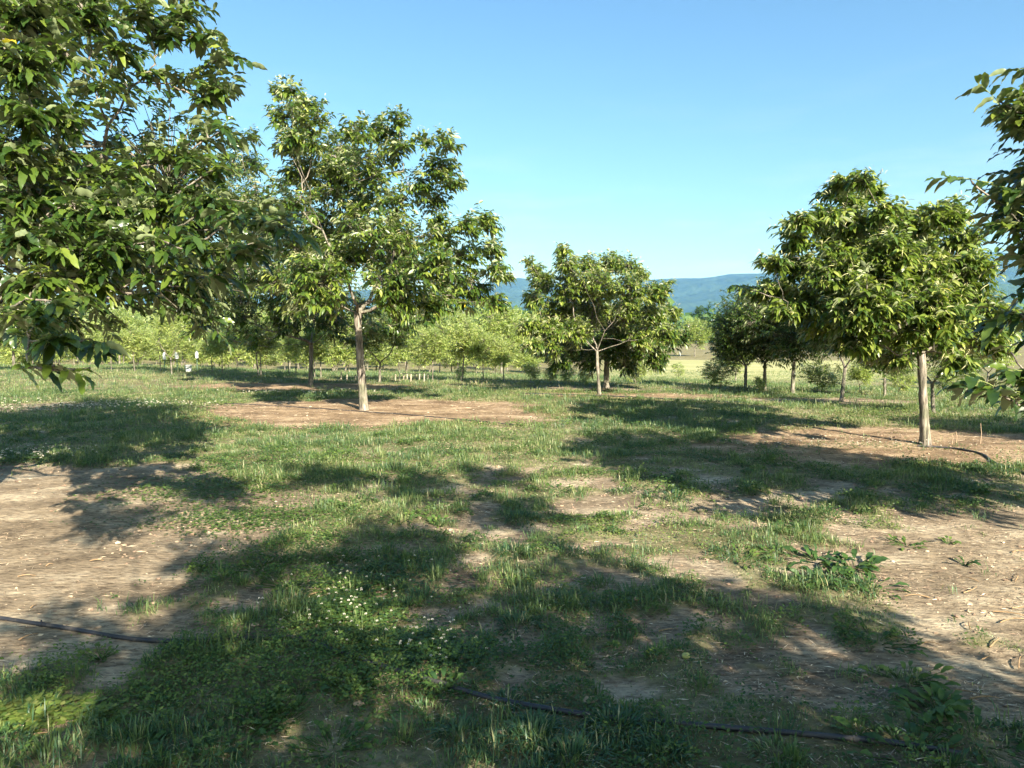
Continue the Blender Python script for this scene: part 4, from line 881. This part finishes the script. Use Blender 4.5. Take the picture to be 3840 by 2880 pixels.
# ------------------------------------------------------------------ mountains
def mountain(name, label, prof, Y0, Y1, seed, gain):
    pxs = [p[0] for p in prof]; pys = [p[1] for p in prof]
    nx, ny = 420, 90; P = np.linspace(pxs[0], pxs[-1], nx)
    top = np.interp(P, pxs, pys); top = np.convolve(np.pad(top, 4, 'edge'), np.ones(9) / 9, 'valid')
    X = np.zeros((ny, nx)); Yy = np.zeros((ny, nx)); Z = np.zeros((ny, nx))
    for j in range(ny):
        v = j / (ny - 1) * 1.5; Yj = Y0 + (Y1 - Y0) * v
        x = (P - 1920) / F * Y1 * (.75 + .25 * v)
        H = (HOR - top) / F * Y1 + CAMH + 14
        hh = v if v < 1 else 1 - (v - 1) * 1.2
        n = fbm(x / 900, Yj / 900 + 0 * x, seed, 4) - .5; n2 = fbm(x / 160, Yj / 160 + 0 * x, seed + 7, 3) - .5
        sp = np.clip(hh, 0, 1) ** .85
        taper = math.sin(min(v, 1) * PI) if v < 1 else 0
        X[j] = x; Yy[j] = Yj; Z[j] = -14 + H * sp + (n * H * .75 + n2 * 50) * taper
        if v > 1: Z[j] = -14 + H * hh
    q = (np.arange(ny - 1)[:, None] * nx + np.arange(nx - 1)[None])
    f = np.stack([q, q + 1, q + nx + 1, q + nx], -1).reshape(-1, 4); g = Geo(); g.add(np.stack([X, Yy, Z], -1), f)
    m, nt, out = newmat(name + '_forest'); l = nt.links.new
    tc = N(nt, 'ShaderNodeTexCoord'); n = N(nt, 'ShaderNodeTexNoise', i_Scale=.02, i_Detail=8, i_Roughness=.7); l(tc.outputs['Object'], n.inputs['Vector'])
    r = ramp(nt, [(.35, tuple(gain * c for c in (.03, .06, .02))), (.55, tuple(gain * c for c in (.06, .11, .03))), (.75, tuple(gain * c for c in (.10, .16, .05)))], n.outputs[0])
    p = N(nt, 'ShaderNodeBsdfPrincipled'); p.inputs['Roughness'].default_value = 1; p.inputs['Specular IOR Level'].default_value = 0; l(r.outputs[0], p.inputs['Base Color'])
    b = N(nt, 'ShaderNodeBump'); b.inputs['Strength'].default_value = 1; b.inputs['Distance'].default_value = 25; l(n.outputs[0], b.inputs['Height']); l(b.outputs[0], p.inputs['Normal']); l(p.outputs[0], out.inputs[0])
    tag(g.build(name, m), label, kind='structure')
mountain('mountain', 'long hazy blue wooded mountain ridge', [(-900, 1150), (0, 1130), (500, 1105), (900, 1110), (1300, 1095), (1750, 1085), (1830, 1062), (1910, 1036), (1980, 1048), (2150, 1080), (2300, 1065), (2430, 1050), (2560, 1044), (2650, 1046), (2760, 1034), (2870, 1028), (3000, 1000), (3250, 970), (3500, 950), (3700, 945), (4000, 980), (4800, 1060)], 3600, 6200, 31, .6)
mountain('foothill', 'nearer greener wooded slope in front of the ridge at right', [(2400, 1229), (2560, 1210), (2680, 1165), (2800, 1112), (2900, 1085), (3050, 1060), (3300, 1040), (3600, 1050), (4000, 1090), (4800, 1150)], 2300, 3300, 41, .8)

# ------------------------------------------------------------------ haze
def haze():
    g = Geo(); box(g, (0, 6000 - 420, -34), (23900, 12800, 34 + 760))
    m, nt, out = newmat('air'); v = N(nt, 'ShaderNodeVolumePrincipled')
    v.inputs['Color'].default_value = (.17, .43, 1, 1); v.inputs['Density'].default_value = .95e-4; v.inputs['Anisotropy'].default_value = 0; v.inputs['Absorption Color'].default_value = (1, 1, 1, 1)
    nt.links.new(v.outputs[0], out.inputs['Volume']); o = g.build('haze', m, smooth=False); tag(o, 'thin blue haze over the valley', kind='stuff')
haze()

# ------------------------------------------------------------------ sky, sun, camera
w = bpy.data.worlds.new('World'); scene.world = w; w.use_nodes = True; nt = w.node_tree
bg = nt.nodes['Background']; sk = nt.nodes.new('ShaderNodeTexSky'); sk.sky_type = 'NISHITA'; sk.sun_disc = False
sk.sun_elevation = SUN_EL; sk.sun_rotation = math.atan2(SUN_TO[0], SUN_TO[1]); sk.air_density = 1.0; sk.dust_density = 2.2; sk.ozone_density = 1.6
hsv = nt.nodes.new('ShaderNodeHueSaturation'); hsv.inputs['Saturation'].default_value = 1.08
nt.links.new(sk.outputs[0], hsv.inputs['Color']); tn = nt.nodes.new('ShaderNodeMix'); tn.data_type = 'RGBA'; tn.blend_type = 'MULTIPLY'; tn.inputs[0].default_value = 1; tn.inputs[7].default_value = (.95, 1.24, 1.29, 1)
nt.links.new(hsv.outputs[0], tn.inputs[6]); nt.links.new(tn.outputs[2], bg.inputs[0]); bg.inputs[1].default_value = .05
sd = bpy.data.lights.new('sun', 'SUN'); sd.energy = 5.0; sd.angle = math.radians(.5); sd.color = (1, .93, .81)
so = bpy.data.objects.new('sun', sd); COL.objects.link(so); so.rotation_euler = Vector(-SUN_TO).to_track_quat('-Z', 'Y').to_euler(); so.location = (20, -40, 30)
# faint wisps of cloud low in the sky
tc = nt.nodes.new('ShaderNodeTexCoord'); mp = nt.nodes.new('ShaderNodeMapping'); mp.inputs['Scale'].default_value = (2.2, 2.2, 14); mp.inputs['Rotation'].default_value = (.12, .05, 0)
nz = nt.nodes.new('ShaderNodeTexNoise'); nz.inputs['Scale'].default_value = 1.6; nz.inputs['Detail'].default_value = 9; nz.inputs['Roughness'].default_value = .62
nt.links.new(tc.outputs['Generated'], mp.inputs[0]); nt.links.new(mp.outputs[0], nz.inputs['Vector'])
cr_ = ramp(nt, [(.52, (0, 0, 0)), (.75, (.30, .30, .30))], nz.outputs[0])
sp = nt.nodes.new('ShaderNodeSeparateXYZ'); nt.links.new(tc.outputs['Generated'], sp.inputs[0])
er = ramp(nt, [(.0, (1, 1, 1)), (.34, (0, 0, 0))], sp.outputs['Z'])
mm = nt.nodes.new('ShaderNodeMath'); mm.operation = 'MULTIPLY'; nt.links.new(cr_.outputs[0], mm.inputs[0]); nt.links.new(er.outputs[0], mm.inputs[1])
cm = nt.nodes.new('ShaderNodeMix'); cm.data_type = 'RGBA'; nt.links.new(mm.outputs[0], cm.inputs[0]); nt.links.new(tn.outputs[2], cm.inputs[6]); cm.inputs[7].default_value = (7, 7.5, 8, 1); nt.links.new(cm.outputs[2], bg.inputs[0])
cd = bpy.data.cameras.new('camera'); co = bpy.data.objects.new('camera', cd); COL.objects.link(co); scene.camera = co
co.location = (0, 0, CAMH); co.rotation_euler = (PI / 2 - PITCH, 0, 0); cd.sensor_width = 36; cd.lens = 36 * F / 3840; cd.clip_start = .05; cd.clip_end = 40000
scene.view_settings.view_transform = 'Standard'; scene.view_settings.look = 'None'; scene.view_settings.exposure = 1.85
cy = scene.cycles; cy.max_bounces = 6; cy.transmission_bounces = 4; cy.diffuse_bounces = 1; cy.glossy_bounces = 2; cy.volume_bounces = 0; cy.transparent_max_bounces = 4
cy.use_denoising = True
